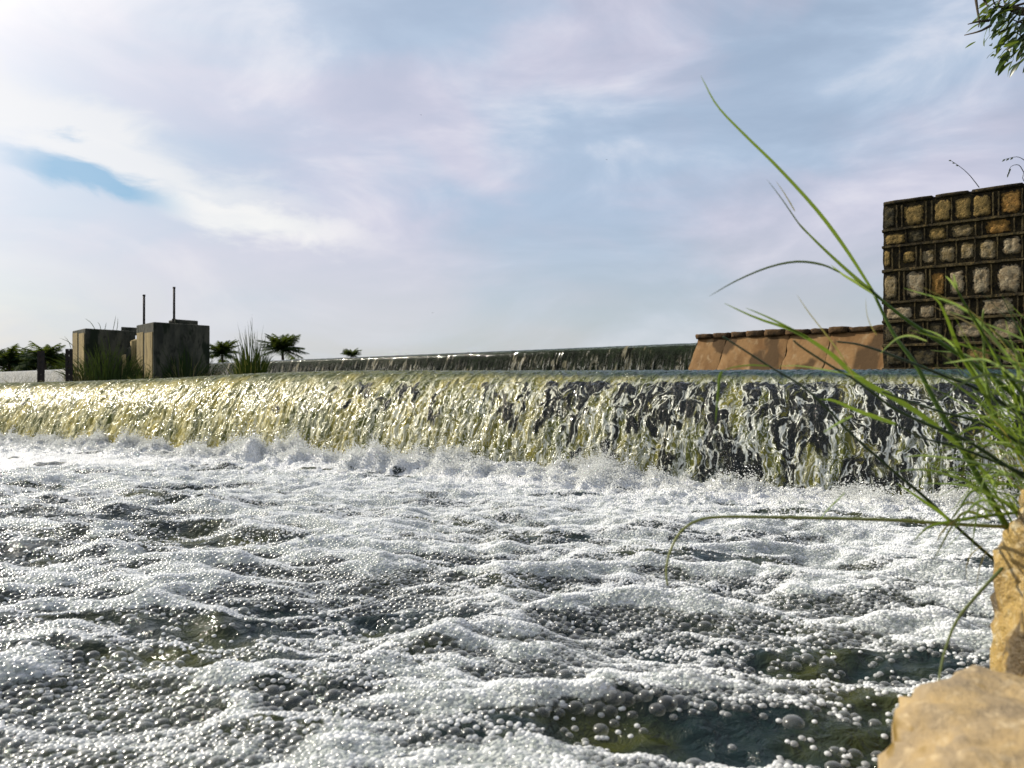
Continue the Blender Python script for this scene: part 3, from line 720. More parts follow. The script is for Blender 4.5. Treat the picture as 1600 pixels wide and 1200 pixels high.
for ri, row in enumerate(plan):
    z1, z0 = rows[ri], rows[ri + 1]
    u = 1.50
    row = list(row)
    while u < ML - 0.2:                                         # the courses go on beyond the frame
        w_ = random.uniform(0.13, 0.24); row.append((u, u + w_, random.choice([0, 1, 2, 2, 4]), random.uniform(.55, .78))); u += w_ + random.uniform(.07, .12)
    sd_ += 1; strip_mesh(jb, -0.008, ML, z0 - 0.020, z0 + 0.022, -0.01, 0.034, sd_ * 3.3)
    for i, (ua, ub, mi, hs) in enumerate(row):
        sd_ += 1; cz = (z0 + z1) / 2 + random.uniform(-.015, .015); hh = (z1 - z0) * hs / 2
        if ri == 4: cz -= 0.02
        o = link('rubble_stone', stone_mesh(max(ua - .026, 0.012), ub + .026, max(z0 + .014, cz - hh * 1.28), min(z1 - .014, cz + hh * 1.28), random.uniform(.014, .024), sd_ * 1.7), M['stone%d' % mi], mw)
        nxt = row[i + 1][0] if i + 1 < len(row) else ub + 0.12
        g = nxt - ub
        if g > 0.05:
            sd_ += 1; c_ = ub + g * 0.5; hw = min(0.024, g * 0.22)
            strip_mesh(jb, c_ - g * .30, c_ - g * .30 + hw, z0 + 0.022, z1 - 0.018, -0.01, 0.028, sd_ * 2.1)
            if g > 0.10: strip_mesh(jb, c_ + g * .14, c_ + g * .14 + hw * 1.1, z0 + 0.022, z1 - 0.018, -0.01, 0.026, sd_ * 2.9)
jb.build('pointing', M['mortar'], mw)
u = -0.01
while u < ML - 0.1:                                             # flat capping slabs
    w_ = random.uniform(0.35, 0.6)
    lump_box(mp(u, -0.6, MT - 0.03), ma * (w_ - 0.006), mn * 0.635, Vector((0, 0, 0.050)), 0.003, M['wallcore'], 'capping_slab', mw); u += w_

# ------------------------------------------------------------------ sluice piers on the left
def prism(name, pts, z0, z1, m, parent, ztops=None, cuts_=True):
    b = MB(); n_ = len(pts); zt = ztops or [z1] * n_
    b.add([(x, y, z0) for x, y in pts] + [(x, y, zt[i]) for i, (x, y) in enumerate(pts)],
          [tuple(range(n_ - 1, -1, -1)), tuple(range(n_, 2 * n_))] + [(i, (i + 1) % n_, n_ + (i + 1) % n_, n_ + i) for i in range(n_)])
    return b.build(name, m, parent, bevel=0.025)


def xy(px, d): return ((px - 800) / FPX * d, d)


def slab_on(name, a_, b_, z0, z1, m, parent, out=0.012):
    """a thin facing on the upright plane through a_ and b_"""
    A_ = Vector((*a_, 0)); B_ = Vector((*b_, 0)); t = (B_ - A_); n_ = Vector((t.y, -t.x, 0)).normalized()
    return MB().box(A_ + n_ * 0.001 + Vector((0, 0, z0)), t, n_ * out, Vector((0, 0, z1 - z0))).build(name, m, parent)


pr = empty('sluice_pier', (*xy(250, 20.3), 0.4), 'blocky mossy concrete sluice pier with two iron rods standing on top', 'pier', 'concrete sluice piers')
a_, b_, c_ = xy(213, 21.2), xy(240, 20.0), xy(328, 21.3); d_ = (a_[0] + c_[0] - b_[0], a_[1] + c_[1] - b_[1])
T2 = 2.22
prism('body', [a_, b_, c_, d_], 0.4, T2, M['concrete'], pr)
for f0, f1, zt in ((0.06, 0.42, 2.0), (0.52, 0.95, 1.96)):
    A_ = (a_[0] + (b_[0] - a_[0]) * f0, a_[1] + (b_[1] - a_[1]) * f0); B_ = (a_[0] + (b_[0] - a_[0]) * f1, a_[1] + (b_[1] - a_[1]) * f1)
    slab_on('sunlit_patch', A_, B_, 0.42, zt, M['concrete_pale'], pr, 0.014)  # sunlight on the left face painted as a paler, stained concrete
e0 = xy(276, 20.62); e1 = xy(312, 21.15); dv = (d_[0] - c_[0], d_[1] - c_[1]); dl = math.hypot(*dv); dv = (dv[0] / dl, dv[1] / dl)
prism('top_block', [(e0[0] + dv[0] * .12, e0[1] + dv[1] * .12), (e1[0] + dv[0] * .12, e1[1] + dv[1] * .12), (e1[0] + dv[0] * .7, e1[1] + dv[1] * .7), (e0[0] + dv[0] * .7, e0[1] + dv[1] * .7)], T2 + .002, T2 + 0.13, M['concrete'], pr)
for px_, d2, top in ((225, 20.75, 461), (272, 20.85, 449)):
    x0, y0 = xy(px_, d2); zt = EYE + (600 - top) / FPX * d2
    MB().tube([(x0, y0, T2 - 0.05), (x0, y0, zt)], 0.030, 10).build('iron_rod', M['iron'], pr, True)
    MB().tube([(x0, y0, zt - 0.03), (x0, y0, zt + 0.012)], 0.036, 10).build('rod_cap', M['iron'], pr, True)
    if px_ == 272:
        MB().box((x0 - .085, y0 - .085, T2 + .001), (.17, 0, 0), (0, .17, 0), (0, 0, .075)).build('rod_pedestal', M['concrete'], pr, bevel=0.012)
        MB().tube([(x0, y0, T2 + .07), (x0, y0, T2 + .15)], 0.055, 12).build('rod_nut', M['iron'], pr)
p2 = empty('sluice_pier', (*xy(160, 21.6), 0.4), 'lower overgrown concrete sluice pier with a pale left face, no rods', 'pier', 'concrete sluice piers')
a_, b_, c_ = xy(113, 22.3), xy(133, 21.2), xy(212, 22.4); d_ = (a_[0] + c_[0] - b_[0], a_[1] + c_[1] - b_[1]); T1 = 2.14
prism('body', [a_, b_, c_, d_], 0.4, T1, M['concrete'], p2)
for f0, f1, zt in ((0.05, 0.44, T1 - .08), (0.56, 0.95, T1 - .12)):
    A_ = (a_[0] + (b_[0] - a_[0]) * f0, a_[1] + (b_[1] - a_[1]) * f0); B_ = (a_[0] + (b_[0] - a_[0]) * f1, a_[1] + (b_[1] - a_[1]) * f1)
    slab_on('sunlit_patch', A_, B_, 0.42, zt, M['concrete_pale'], p2, 0.014)  # sunlit side put into the colour: paler stained concrete again
e0, e1 = xy(189, 22.4), xy(216, 22.75)
prism('top_block', [e0, e1, (e1[0] - .35, e1[1] + 1.0), (e0[0] - .35, e0[1] + 1.0)], T1 - 0.05, T1 + 0.13, M['concrete'], p2)
for i, (px_, zt) in enumerate(((207, 1.86), (200, 1.62), (193, 1.42))):
    q0 = xy(px_ - 4, 21.55); lump_box((q0[0], q0[1], 0.45), (0.34 - 0.05 * i, 0.05, 0), (-.05, .45, 0), (0, 0, zt - 0.45), 0.05, M['concrete_pale'] if i != 1 else M['concrete'], 'broken_step', p2)

# perforated iron posts at the far left
for px0, px1, top, d2, lab in ((58, 68, 548, 18.5, 'dark iron gauge post standing apart, leftmost beyond the near weir'), (102, 112, 545, 18.9, 'dark perforated iron post beside the lower pier')):
    x0, x1 = xy(px0, d2)[0], xy(px1, d2)[0]; zt = EYE + (600 - top) / FPX * d2
    po = empty('iron_post', ((x0 + x1) / 2, d2, 0.4), lab, 'post', 'iron posts by the sluice')
    w_ = x1 - x0; hole = w_ * 0.24; nh = 7; b = MB(); zz = 0.4; pitch = (zt - 0.4) / nh
    b.box((x0, d2, 0.4), (w_ / 2 - hole / 2, 0, 0), (0, .05, 0), (0, 0, zt - .4)); b.box((x1, d2, 0.4), (-(w_ / 2 - hole / 2), 0, 0), (0, .05, 0), (0, 0, zt - .4))
    b.build('upright', M['iron'], po)
    b = MB()
    for i in range(nh): b.box((x0 + w_ / 2 - hole / 2 + .001, d2 + .004, 0.4 + i * pitch), (hole - .002, 0, 0), (0, .042, 0), (0, 0, pitch - hole * (1 if px0 > 80 else .25)))
    b.build('web', M['iron'], po)


# ------------------------------------------------------------------ blades
def blade_geo(b, pts, wid, n=12, fold=0.25, face=None, shape='leaf'):
    """one long blade, base first: a channelled ribbon that tapers to its tip"""
    c = catmull(pts, n); base = len(b.v); m = len(c)
    fv = Vector(face) if face is not None else Vector((0, -1, 0.15))
    for i, p in enumerate(c):
        t = (c[min(i + 1, m - 1)] - c[max(i - 1, 0)]).normalized(); sdv = t.cross(fv)
        if sdv.length < 1e-4: sdv = Vector((1, 0, 0))
        sdv.normalize(); nrm = sdv.cross(t).normalized(); f = i / (m - 1)
        w = wid * (min(1, 0.55 + f * 1.8) * max(0.05, (1 - f) ** 0.55 if shape == 'leaf' else (1 - 0.75 * f))) * 0.5
        b.v += [tuple(p - sdv * w + nrm * w * fold), tuple(p - nrm * w * fold), tuple(p + sdv * w + nrm * w * fold)]
    for i in range(m - 1):
        q = base + i * 3; b.f += [(q, q + 1, q + 4, q + 3), (q + 1, q + 2, q + 5, q + 4)]


def tuft(name, loc, hts, n, spread, wid, m, label, cat, dry=None, lean=0.25, group=None, flat=None):
    """a far clump: many blades too fine to tell apart"""
    o = empty(name, loc, label, cat, group); L = Vector(loc)
    for part, mm, cnt, hs in (('blades', m, n, 1.0), ('dry_stalks', dry, n // 3 if dry else 0, 0.8)):
        if not cnt: continue
        b = MB()
        for i in range(cnt):
            an = random.uniform(0, 6.283); r_ = spread * math.sqrt(random.random()); off = Vector((math.cos(an) * r_, math.sin(an) * r_ * (flat or 1), 0))
            h = random.uniform(*hts) * hs * (1 - 0.45 * r_ / spread); dr = Vector((off.x, off.y * .6, 0)) * 0.55 + Vector((random.uniform(-1, 1), random.uniform(-.6, .6), 0)) * lean * h
            p0 = L + off; mid = p0 + dr * 0.35 + Vector((0, 0, h * 0.6)); tip = p0 + dr * 1.15 + Vector((0, 0, h * random.uniform(.8, 1.05)))
            blade_geo(b, [p0, mid, tip], wid * random.uniform(.6, 1.3), 6, 0.2)
        tag(b.build(part, mm, o, True), kind='stuff')
    return o


tuft('reed_clump', (*xy(392, 15.2), 0.50), (0.75, 1.52), 150, 0.30, 0.016, M['weed'], 'tall upright clump of green reeds with brown feet, right of the piers', 'reeds', M['weed_dry'], 0.10)
tuft('reed_clump', (*xy(368, 15.6), 0.50), (0.35, 0.85), 46, 0.22, 0.014, M['weed'], 'short spreading reeds leaning left from the tall clump', 'reeds', None, 0.5)
tuft('reed_clump', (*xy(396, 15.0), 0.50), (1.35, 1.85), 30, 0.26, 0.018, M['weed'], 'few tallest thin reed stalks standing above the reed clump', 'reeds', None, 0.06)
tuft('weeds', (*xy(165, 20.7), 0.45), (0.8, 1.75), 300, 0.95, 0.022, M['weed'], 'dark green weeds covering the front of the lower pier', 'weeds', None, 0.22, 'weeds on the piers', 0.15)
tuft('weeds', (*xy(290, 20.2), 0.45), (0.6, 1.6), 190, 0.70, 0.020, M['weed'], 'green and brown weeds in front of the pier with rods', 'weeds', M['weed_dry'], 0.12, 'weeds on the piers', 0.2)
tuft('weeds', (*xy(225, 19.4), 0.45), (0.3, 0.85), 70, 0.25, 0.018, M['weed'], 'small weeds in the corner between the two piers', 'weeds', M['weed_dry'], 0.3, 'weeds on the piers', 0.4)
tuft('weeds', (*xy(118, 20.6), 0.45), (0.3, 0.95), 60, 0.28, 0.018, M['weed_dry'], 'pale dry grass against the pale face of the lower pier', 'weeds', None, 0.35, 'weeds on the piers', 0.4)
tuft('weeds', (*xy(30, 17.5), 0.42), (0.15, 0.42), 110, 0.60, 0.016, M['weed_dry'], 'dry brown grass at the left edge above the near weir', 'weeds', M['weed'], 0.5, 'weeds on the piers', 0.3)
tuft('weeds', (*xy(84, 17.9), 0.42), (0.15, 0.42), 50, 0.25, 0.016, M['weed_dry'], 'dry criss-crossed grass between the two iron posts', 'weeds', M['weed'], 0.6, 'weeds on the piers', 0.3)
wisp = empty('grass_stalks', (*xy(170, 22.3), T1 - .02), 'thin bare grass stalks rising above the lower pier', 'grass')
for px0, py0, px1, py1 in ((150, 513, 132, 497), (158, 514, 152, 503), (163, 514, 166, 503), (176, 515, 181, 492), (182, 516, 184, 496), (118, 540, 92, 528), (112, 543, 100, 525)):
    b = MB(); blade_geo(b, [P(px0, py0 + 4, 22.35), P(px0 * .5 + px1 * .5 + 1, py0 * .45 + py1 * .55, 22.3), P(px1, py1, 22.2)], 0.022, 6, 0.2); b.build('stalk', M['weed'], wisp)

# ------------------------------------------------------------------ palms on the far bank
def palm(px, py_base, py_top, wpx, d, nf_, label, seed):
    random.seed(seed)
    base = P(px, py_base, d); base.z = 1.2; ct = P(px, py_base * .45 + py_top * .55, d); hw = wpx / 2 / FPX * d
    o = empty('palm_tree', base, label, 'palm', 'palms on the far bank')
    MB().tube([base, base.lerp(ct, .5) + Vector((0.12, 0, 0)), ct], [0.26, 0.19, 0.16], 8).build('trunk', M['bark'], o, True)
    nf_ = int(nf_ * 1.5)
    for k in range(nf_):
        an = 2 * math.pi * k / nf_ + random.uniform(-.25, .25); elv = random.uniform(-0.1, 1.5); L_ = hw * random.uniform(1.1, 1.5)
        hd = Vector((math.cos(an), math.sin(an), 0)); upv = Vector((0, 0, 1))
        spine = []
        for i in range(8):
            t = i / 7; rr_ = L_ * (t * math.cos(elv * (1 - .3 * t)) + 0.25 * t * t); zz = L_ * (t * math.sin(elv) * 1.05 - 0.38 * t * t * (0.5 + 0.6 * math.cos(elv)))
            spine.append(ct + hd * rr_ + upv * zz)
        b = MB(); b.tube(spine, [0.05 * (1 - .8 * i / 7) for i in range(8)], 4)
        c = catmull(spine, 18)
        for i in range(2, 18):
            t = (c[min(i + 1, 17)] - c[i - 1]).normalized(); sdv = t.cross(upv)
            sdv = sdv.normalized() if sdv.length > 1e-3 else Vector((1, 0, 0))
            ll = L_ * 0.42 * math.sin(math.pi * min(1, (i + 2) / 20)) + 0.1
            for sg in (-1, 1):
                e = c[i] + (sdv * sg * 0.8 + t * 0.55 - upv * random.uniform(.25, .6)).normalized() * ll
                wv = t * (0.085 * L_ * .5)
                q = len(b.v); b.v += [tuple(c[i] - wv), tuple(c[i] + wv), tuple(e + wv * .15), tuple(e - wv * .15)]; b.f.append((q, q + 1, q + 2, q + 3))
        b.build('frond', M['palm'], o)


palm(441, 572, 526, 46, 100, 22, 'dark palm crown just right of the tall reed clump', 1)
palm(347, 574, 537, 40, 110, 20, 'small palm crown between the pier with rods and the reeds', 2)
palm(549, 566, 548, 22, 128, 16, 'tiny palm top peeping over the far weir', 3)
palm(14, 588, 548, 46, 118, 22, 'palm at the left edge of the far bank', 4)
palm(40, 590, 552, 42, 124, 20, 'pale-fronded palm left of the standing post', 5)
palm(70, 588, 539, 48, 116, 22, 'tallest palm of the left grove, behind the post', 6)
palm(94, 590, 552, 34, 122, 18, 'low palm between the two iron posts', 7)
palm(-18, 590, 552, 46, 120, 18, 'palm cut by the left frame edge', 8)
random.seed(21)


def bush(px, py_top, wpx, d, label, seed):
    random.seed(seed); w = wpx / FPX * d; top = EYE + (600 - py_top) / FPX * d; base = Vector((*xy(px, d), 1.9))
    o = empty('bush', base, label, 'bush', 'bushes on the far bank'); b = MB()
    for i in range(700):
        u = random.gauss(0, .30); v = random.random(); p = base + Vector((u * w, random.uniform(-1, 1), v * (top - base.z) * max(.15, 1 - (2 * abs(u)) ** 2) * random.uniform(.7, 1.05)))
        a1 = Vector((random.uniform(-1, 1), random.uniform(-1, 1), random.uniform(-1, 1))).normalized() * random.uniform(.12, .30); a2 = a1.orthogonal().normalized() * a1.length * .6
        q = len(b.v); b.v += [tuple(p - a1), tuple(p + a2), tuple(p + a1), tuple(p - a2)]; b.f.append((q, q + 1, q + 2, q + 3))
    tag(b.build('foliage', M['palm'], o), kind='stuff')
    MB().tube([base - Vector((0, 0, .6)), base + Vector((0, 0, (top - base.z) * .5))], [.12, .05], 6).build('stem', M['bark'], o)


bush(28, 560, 80, 126, 'dark bush under the palms at the left edge', 31); bush(60, 558, 70, 128, 'dark bush behind the standing post', 32)
bush(92, 562, 60, 127, 'dark bush between the iron posts', 33)
bush(350, 560, 46, 124, 'low bush under the small palm by the pier', 34); bush(462, 556, 40, 112, 'low bush right of the dark palm', 35)

# ------------------------------------------------------------------ bank stones at the lower right
def boulder(name, prof, label, m, seed, na=128):
    """stacked rings with broken, pitted faces: prof = list of (z, cx, cy, rx, ry, power)"""
    n_ = len(prof); w = np.linspace(0, 2 * math.pi, na, endpoint=False); c, s = np.cos(w), np.sin(w); V = []
    for z_, cx, cy, rx, ry, pw in prof:
        sq = (np.abs(c) ** pw + np.abs(s) ** pw) ** (-1 / pw)
        e = 1 + 0.10 * noise2(c * 1.8 + seed, s * 1.8 + z_ * 6, 3)
        X_, Y_ = cx + rx * c * sq * e, cy + ry * s * sq * e
        f1 = ridge(X_ * 9 + seed + z_ * 4, Y_ * 9 + z_ * 9, 4, 4, 0.55); f2 = fbm(X_ * 30 + z_ * 21, Y_ * 30 - z_ * 26 + seed, 5, 4, 0.6)
        g = 0.018 * f1 + 0.013 * f2
        V.append(np.stack([X_ + g * c, Y_ + g * s, z_ + 0.9 * g + 0.012 * noise2(X_ * 7 + seed, Y_ * 7, 8)], -1))
    V = np.concatenate(V); F_ = [(i * na + k, i * na + (k + 1) % na, (i + 1) * na + (k + 1) % na, (i + 1) * na + k) for i in range(n_ - 1) for k in range(na)]
    F_.append(tuple((n_ - 1) * na + k for k in range(na)))
    b = MB(); b.v = [tuple(v) for v in V]; b.f = F_; return tag(b.build(name, m, None, True), label, 'stone', 'stones on the bank')


def prof_dome(z0, z1, cx, cy, rx, ry, lean=(0, 0), pw=3.2, n=44, flat=0.18, flare=0.1):
    out = []
    for i in range(n):
        t = i / (n - 1)
        if t < 0.55: f = 1.0 + flare * (1 - t / 0.55); zz = z0 + (z1 - z0) * (t / 0.55) * (1 - flat)
        else:
            q_ = (t - 0.55) / 0.45
            if q_ < 0.4: w = q_ / 0.4 * math.pi / 2; f = 1 - 0.12 * (1 - math.cos(w)); zz = z0 + (z1 - z0) * (1 - flat + flat * math.sin(w) * 0.92)
            else: f = 0.88 * (1 - (q_ - 0.4) / 0.6) + 0.01; zz = z0 + (z1 - z0) * (1 - flat * 0.08 * (1 - (q_ - 0.4) / 0.6))
        out.append((zz, cx + lean[0] * t, cy + lean[1] * t, rx * f, ry * f, pw))
    return out


boulder('bank_stone', prof_dome(-0.12, 0.290, 0.668, 0.66, 0.305, 0.150, (0.02, 0.0), 6.0, 46, 0.12, 0.20), 'flat-topped tan stone in the bottom right corner', M['boulder'], 3.0)
boulder('bank_stone', prof_dome(-0.12, 0.448, 0.843, 1.00, 0.165, 0.120, (0.035, 0.02), 3.4, 50, 0.18, 0.10), 'upright ochre wet stone at the right edge below the grass', M['boulder_wet'], 8.0)
nb = 46
U_, V_ = np.meshgrid(np.linspace(0, 1, nb), np.linspace(0, 1, nb), indexing='ij')
BY_ = -0.6 + V_ * 4.6; ed = 0.66 + np.maximum(0, BY_ - 0.75) * 0.84 + 0.04 * noise2(BY_ / 0.2, BY_ * 0, 401)
BX_ = ed + U_ ** 1.5 * (5.5 - ed); BZ_ = -0.12 + 0.46 * sstep(0.0, 0.10, U_) + 0.05 * fbm(BX_ / 0.3, BY_ / 0.3, 411, 4)
tag(link('river_bank', mesh_np('river_bank', np.stack([BX_, BY_, BZ_], -1).reshape(-1, 3), grid_faces(nb, nb), True), M['soil']), kind='structure')

# ------------------------------------------------------------------ the clump of tall grass on the right
random.seed(5)
gc = empty('grass_clump', (0.86, 1.18, 0.32), 'clump of long arching green grass on the right bank stones', 'grass')
def gblade(px, wpx, d0, d1, m, name='blade', shape='leaf', n=16, fold=0.3):
    """pixels listed tip first; the base lies d0 metres ahead, the tip d1"""
    pts = list(reversed(px)); k = len(pts)
    w = [P(x, y, d0 + (d1 - d0) * (i / (k - 1)) ** 1.2) for i, (x, y) in enumerate(pts)]
    b = MB(); dm = (d0 + d1) / 2
    if shape == 'tube': b.tube(catmull(w, n + 6), [wpx / FPX * dm * 0.5 * (1 - 0.55 * i / (n + 5)) for i in range(n + 6)], 7)
    else: blade_geo(b, w, 0.85 * wpx / FPX * dm, n, fold, (random.uniform(-.3, .3), -1, random.uniform(-.1, .5)), shape)
    return b.build(name, M[m], gc, True)


gblade([(1095, 118), (1120, 165), (1160, 208), (1215, 262), (1275, 328), (1320, 388), (1364, 456)], 11, 1.22, 1.12, 'blade', n=22)
gblade([(1364, 456), (1397, 523), (1431, 570), (1468, 640), (1520, 730), (1580, 835)], 10, 1.15, 1.22, 'blade', 'stem', 'tube')
gblade([(1198, 280), (1222, 312), (1248, 350), (1262, 366)], 5, 1.19, 1.15, 'blade_dark')
gblade([(1244, 344), (1265, 368), (1300, 402), (1340, 438), (1364, 456)], 11, 1.22, 1.19, 'blade')
gblade([(1212, 282), (1228, 306), (1242, 330)], 2.5, 1.19, 1.17, 'blade_dry')
gblade([(1108, 463), (1150, 439), (1200, 418), (1245, 409), (1285, 414), (1312, 426)], 6, 1.20, 1.12, 'blade_dark')
gblade([(1298, 414), (1318, 430), (1340, 443), (1366, 460)], 8, 1.22, 1.20, 'blade_pale')
gblade([(1360, 452), (1384, 474), (1420, 502), (1465, 532), (1510, 562), (1549, 588), (1612, 640)], 9, 1.18, 1.22, 'blade', 'stem', 'tube')
gblade([(1132, 474), (1182, 497), (1240, 517), (1282, 542), (1306, 560), (1332, 584), (1362, 604), (1402, 625), (1470, 672), (1560, 760)], 13, 1.16, 1.10, 'blade', n=24)
gblade([(1165, 481), (1198, 495), (1228, 510), (1262, 528)], 6, 1.12, 1.10, 'blade')
gblade([(1130, 526), (1200, 571), (1254, 604), (1294, 640), (1330, 678), (1397, 737), (1444, 776), (1500, 828), (1566, 886)], 6, 1.13, 1.06, 'blade_dark', 'stem', 'tube', 22)
gblade([(1118, 662), (1121, 625), (1124, 592), (1128, 580)], 7, 1.05, 1.05, 'blade')
gblade([(1126, 582), (1142, 575), (1170, 571), (1202, 572)], 4, 1.06, 1.05, 'blade')
gblade([(1240, 532), (1252, 542), (1292, 568), (1330, 590), (1364, 614), (1400, 640), (1462, 669), (1510, 688), (1600, 746)], 6, 1.14, 1.08, 'blade_dark', 'stem', 'tube', 20)
gblade([(1308, 534), (1340, 538), (1380, 550), (1437, 572), (1487, 592), (1525, 607), (1612, 655)], 6, 1.16, 1.10, 'blade_dark', 'stem', 'tube')
gblade([(1280, 624), (1302, 626), (1340, 642), (1368, 652), (1400, 663)], 10, 1.10, 1.06, 'blade')
gblade([(1398, 662), (1440, 684), (1500, 700), (1600, 740)], 5, 1.14, 1.10, 'blade_dark', 'stem', 'tube')
gblade([(1378, 612), (1420, 627), (1475, 645), (1530, 660), (1612, 700)], 6, 1.14, 1.10, 'blade_dark', 'stem', 'tube')
gblade([(1286, 676), (1308, 662), (1331, 650)], 6, 1.08, 1.06, 'blade_pale')
gblade([(1043, 915), (1041, 890), (1047, 862), (1062, 833), (1086, 815), (1120, 808), (1200, 808), (1300, 810), (1400, 813), (1490, 819), (1570, 823)], 6.5, 1.10, 1.02, 'reed', 'stem', 'tube', 34)
gblade([(1456, 463), (1468, 474), (1480, 500), (1489, 524), (1502, 556), (1530, 602), (1580, 700)], 11, 1.14, 1.06, 'blade', n=20)
gblade([(1490, 428), (1492, 440), (1495, 452)], 6, 1.07, 1.06, 'blade_pale'); gblade([(1477, 431), (1486, 440), (1495, 452)], 6, 1.07, 1.06, 'blade_pale')
gblade([(1494, 450), (1510, 479), (1532, 514), (1547, 542), (1567, 576), (1610, 632)], 6, 1.12, 1.07, 'blade', 'stem', 'tube')
gblade([(1442, 514), (1465, 523), (1481, 534), (1496, 549), (1530, 592), (1570, 650)], 10, 1.14, 1.07, 'blade_pale', n=18)
gblade([(1571, 500), (1577, 526), (1586, 552), (1590, 580), (1598, 640)], 7, 1.14, 1.08, 'blade_pale')
gblade([(1537, 484), (1534, 511), (1537, 536), (1539, 576), (1548, 640)], 5, 1.14, 1.08, 'blade_pale', 'stem', 'tube')
gblade([(1375, 553), (1388, 540), (1404, 528), (1424, 525), (1448, 533)], 5, 1.10, 1.06, 'blade_pale')
gblade([(1412, 714), (1440, 712), (1481, 716), (1526, 723), (1600, 750)], 6, 1.12, 1.06, 'blade_pale')
gblade([(1398, 738), (1425, 734), (1456, 736), (1488, 745), (1520, 757), (1600, 806)], 7, 1.10, 1.02, 'blade', n=18)
gblade([(1400, 755), (1425, 771), (1447, 786), (1469, 801), (1482, 813)], 9, 1.09, 1.07, 'blade')
gblade([(1428, 846), (1440, 832), (1456, 821), (1490, 814), (1540, 806), (1600, 800)], 8, 1.10, 1.05, 'blade')
gblade([(1464, 848), (1468, 836), (1478, 824), (1492, 813)], 4, 1.08, 1.06, 'blade_dry')
gblade([(1465, 1078), (1470, 1045), (1478, 1012), (1496, 968), (1532, 924), (1566, 888)], 6, 0.98, 0.80, 'reed', 'stem', 'tube')
gblade([(1512, 912), (1510, 886), (1518, 866), (1536, 852)], 3, 1.0, 0.98, 'blade_dry')
gblade([(1526, 925), (1528, 898), (1536, 872), (1544, 858)], 3, 1.0, 0.98, 'blade_dry')
gblade([(1245, 460), (1262, 486), (1290, 522), (1312, 552), (1334, 590)], 3.5, 1.08, 1.05, 'blade_dry'); gblade([(1353, 465), (1354, 488), (1360, 508), (1370, 524)], 2.5, 1.08, 1.05, 'blade_dry')
gblade([(1216, 572), (1250, 572), (1300, 580), (1350, 590)], 3.5, 1.10, 1.06, 'blade_pale')
gblade([(1320, 770), (1290, 800), (1278, 820)][::-1] , 3.5, 1.08, 1.06, 'blade_pale')
for i in range(115):                                            # the dense heart of the clump
    bx_, by_ = random.uniform(1580, 1720), random.uniform(600, 840)
    an = random.uniform(R(100), R(178)) if random.random() < .85 else random.uniform(R(180), R(200)); ln = random.uniform(90, 300) * (1.15 if by_ > 760 else 1.0)
    tx, ty = bx_ + math.cos(an) * ln, by_ - math.sin(an) * ln
    dp_ = random.uniform(10, 55); mx, my = bx_ * .5 + tx * .5 + random.uniform(-8, 8), by_ * .5 + ty * .5 - dp_ * .6
    if tx < 1405: continue
    gblade([(tx, ty + dp_ * .5), (mx, my), (bx_ * .8 + mx * .2, by_ * .75 + my * .25), (bx_, by_)], random.choice([3, 4, 5, 6, 8, 10]), 1.16 + random.uniform(-.06, .10), 1.16 + random.uniform(-.18, .15),
           random.choice(['blade', 'blade', 'blade', 'blade', 'blade_pale', 'blade_pale', 'blade_dark', 'blade_dry']))
for i in range(16):                                             # bent leaves low at the stones
    bx_, by_ = random.uniform(1545, 1600), random.uniform(760, 830)
    tx, ty = bx_ - random.uniform(30, 110), by_ + random.uniform(-30, 70)
    gblade([(tx, ty), ((tx + bx_) / 2, min(by_, ty) - random.uniform(5, 25)), (bx_, by_)], random.choice([3, 5, 7]), 1.12, 1.05, random.choice(['blade', 'blade_pale', 'reed']))

sg = empty('grass_stalks', (P(1560, 289, 8.6).x, 8.6, 2.83), 'thin seeding grass stalks on top of the masonry wall', 'grass')
for line in ([(1530, 293), (1516, 275), (1502, 262), (1486, 251)], [(1600, 270), (1592, 258), (1580, 260), (1575, 272)], [(1612, 262), (1600, 250), (1588, 245), (1570, 249)], [(1602, 286), (1598, 278), (1600, 268)]):
    b = MB(); b.tube(catmull([P(x, y, 8.7) for x, y in line], 10), [0.005 * (1 - .06 * i) for i in range(10)], 5); o = b.build('stalk', M['blade_dark'], sg)
    e = P(*line[-1], 8.7); e2 = P(*line[-2], 8.7); b = MB()
    for t in (0.0, 0.35, 0.7): blade_geo(b, [e.lerp(e2, t), e.lerp(e2, t) + (e - e2) * .25 + Vector((0, 0, -.02))], 0.022, 4); 
    b.build('seed_head', M['blade_dark'], o)

# ------------------------------------------------------------------ tree leaning in at the upper right
random.seed(11)
tr = empty('tree', (4.9, 3.6, 0.3), 'dark leafy tree branch hanging into the top right corner', 'tree')
D0 = 3.6
MB().tube(catmull([(4.9, 3.6, 0.2), (4.85, 3.62, 1.6), (4.7, 3.6, 2.9), (4.75, 3.7, 4.4)], 10), [0.16, .15, .14, .13, .12, .11, .10, .09, .07, .05], 10).build('trunk', M['bark'], tr, True)
br = catmull([(4.72, 3.6, 2.8), (3.7, 3.6, 2.75), P(1660, -8, D0), P(1605, 18, D0), P(1570, 8, D0)], 12)
bo = MB().tube(br, [0.05 - 0.0035 * i for i in range(12)], 8).build('branch', M['bark'], tr, True)
twigs = [[(1660, -8), (1590, 8), (1560, 20), (1545, 34)], [(1660, 0), (1600, 30), (1565, 50), (1553, 56)], [(1660, 10), (1610, 45), (1585, 70), (1572, 78)], [(1670, 10), (1625, 50), (1602, 72), (1594, 84)], [(1660, 10), (1622, 30), (1600, 36), (1580, 30)], [(1670, 20), (1630, 50), (1605, 60), (1590, 52)], [(1610, -30), (1575, -10), (1560, 5), (1566, 14)]]
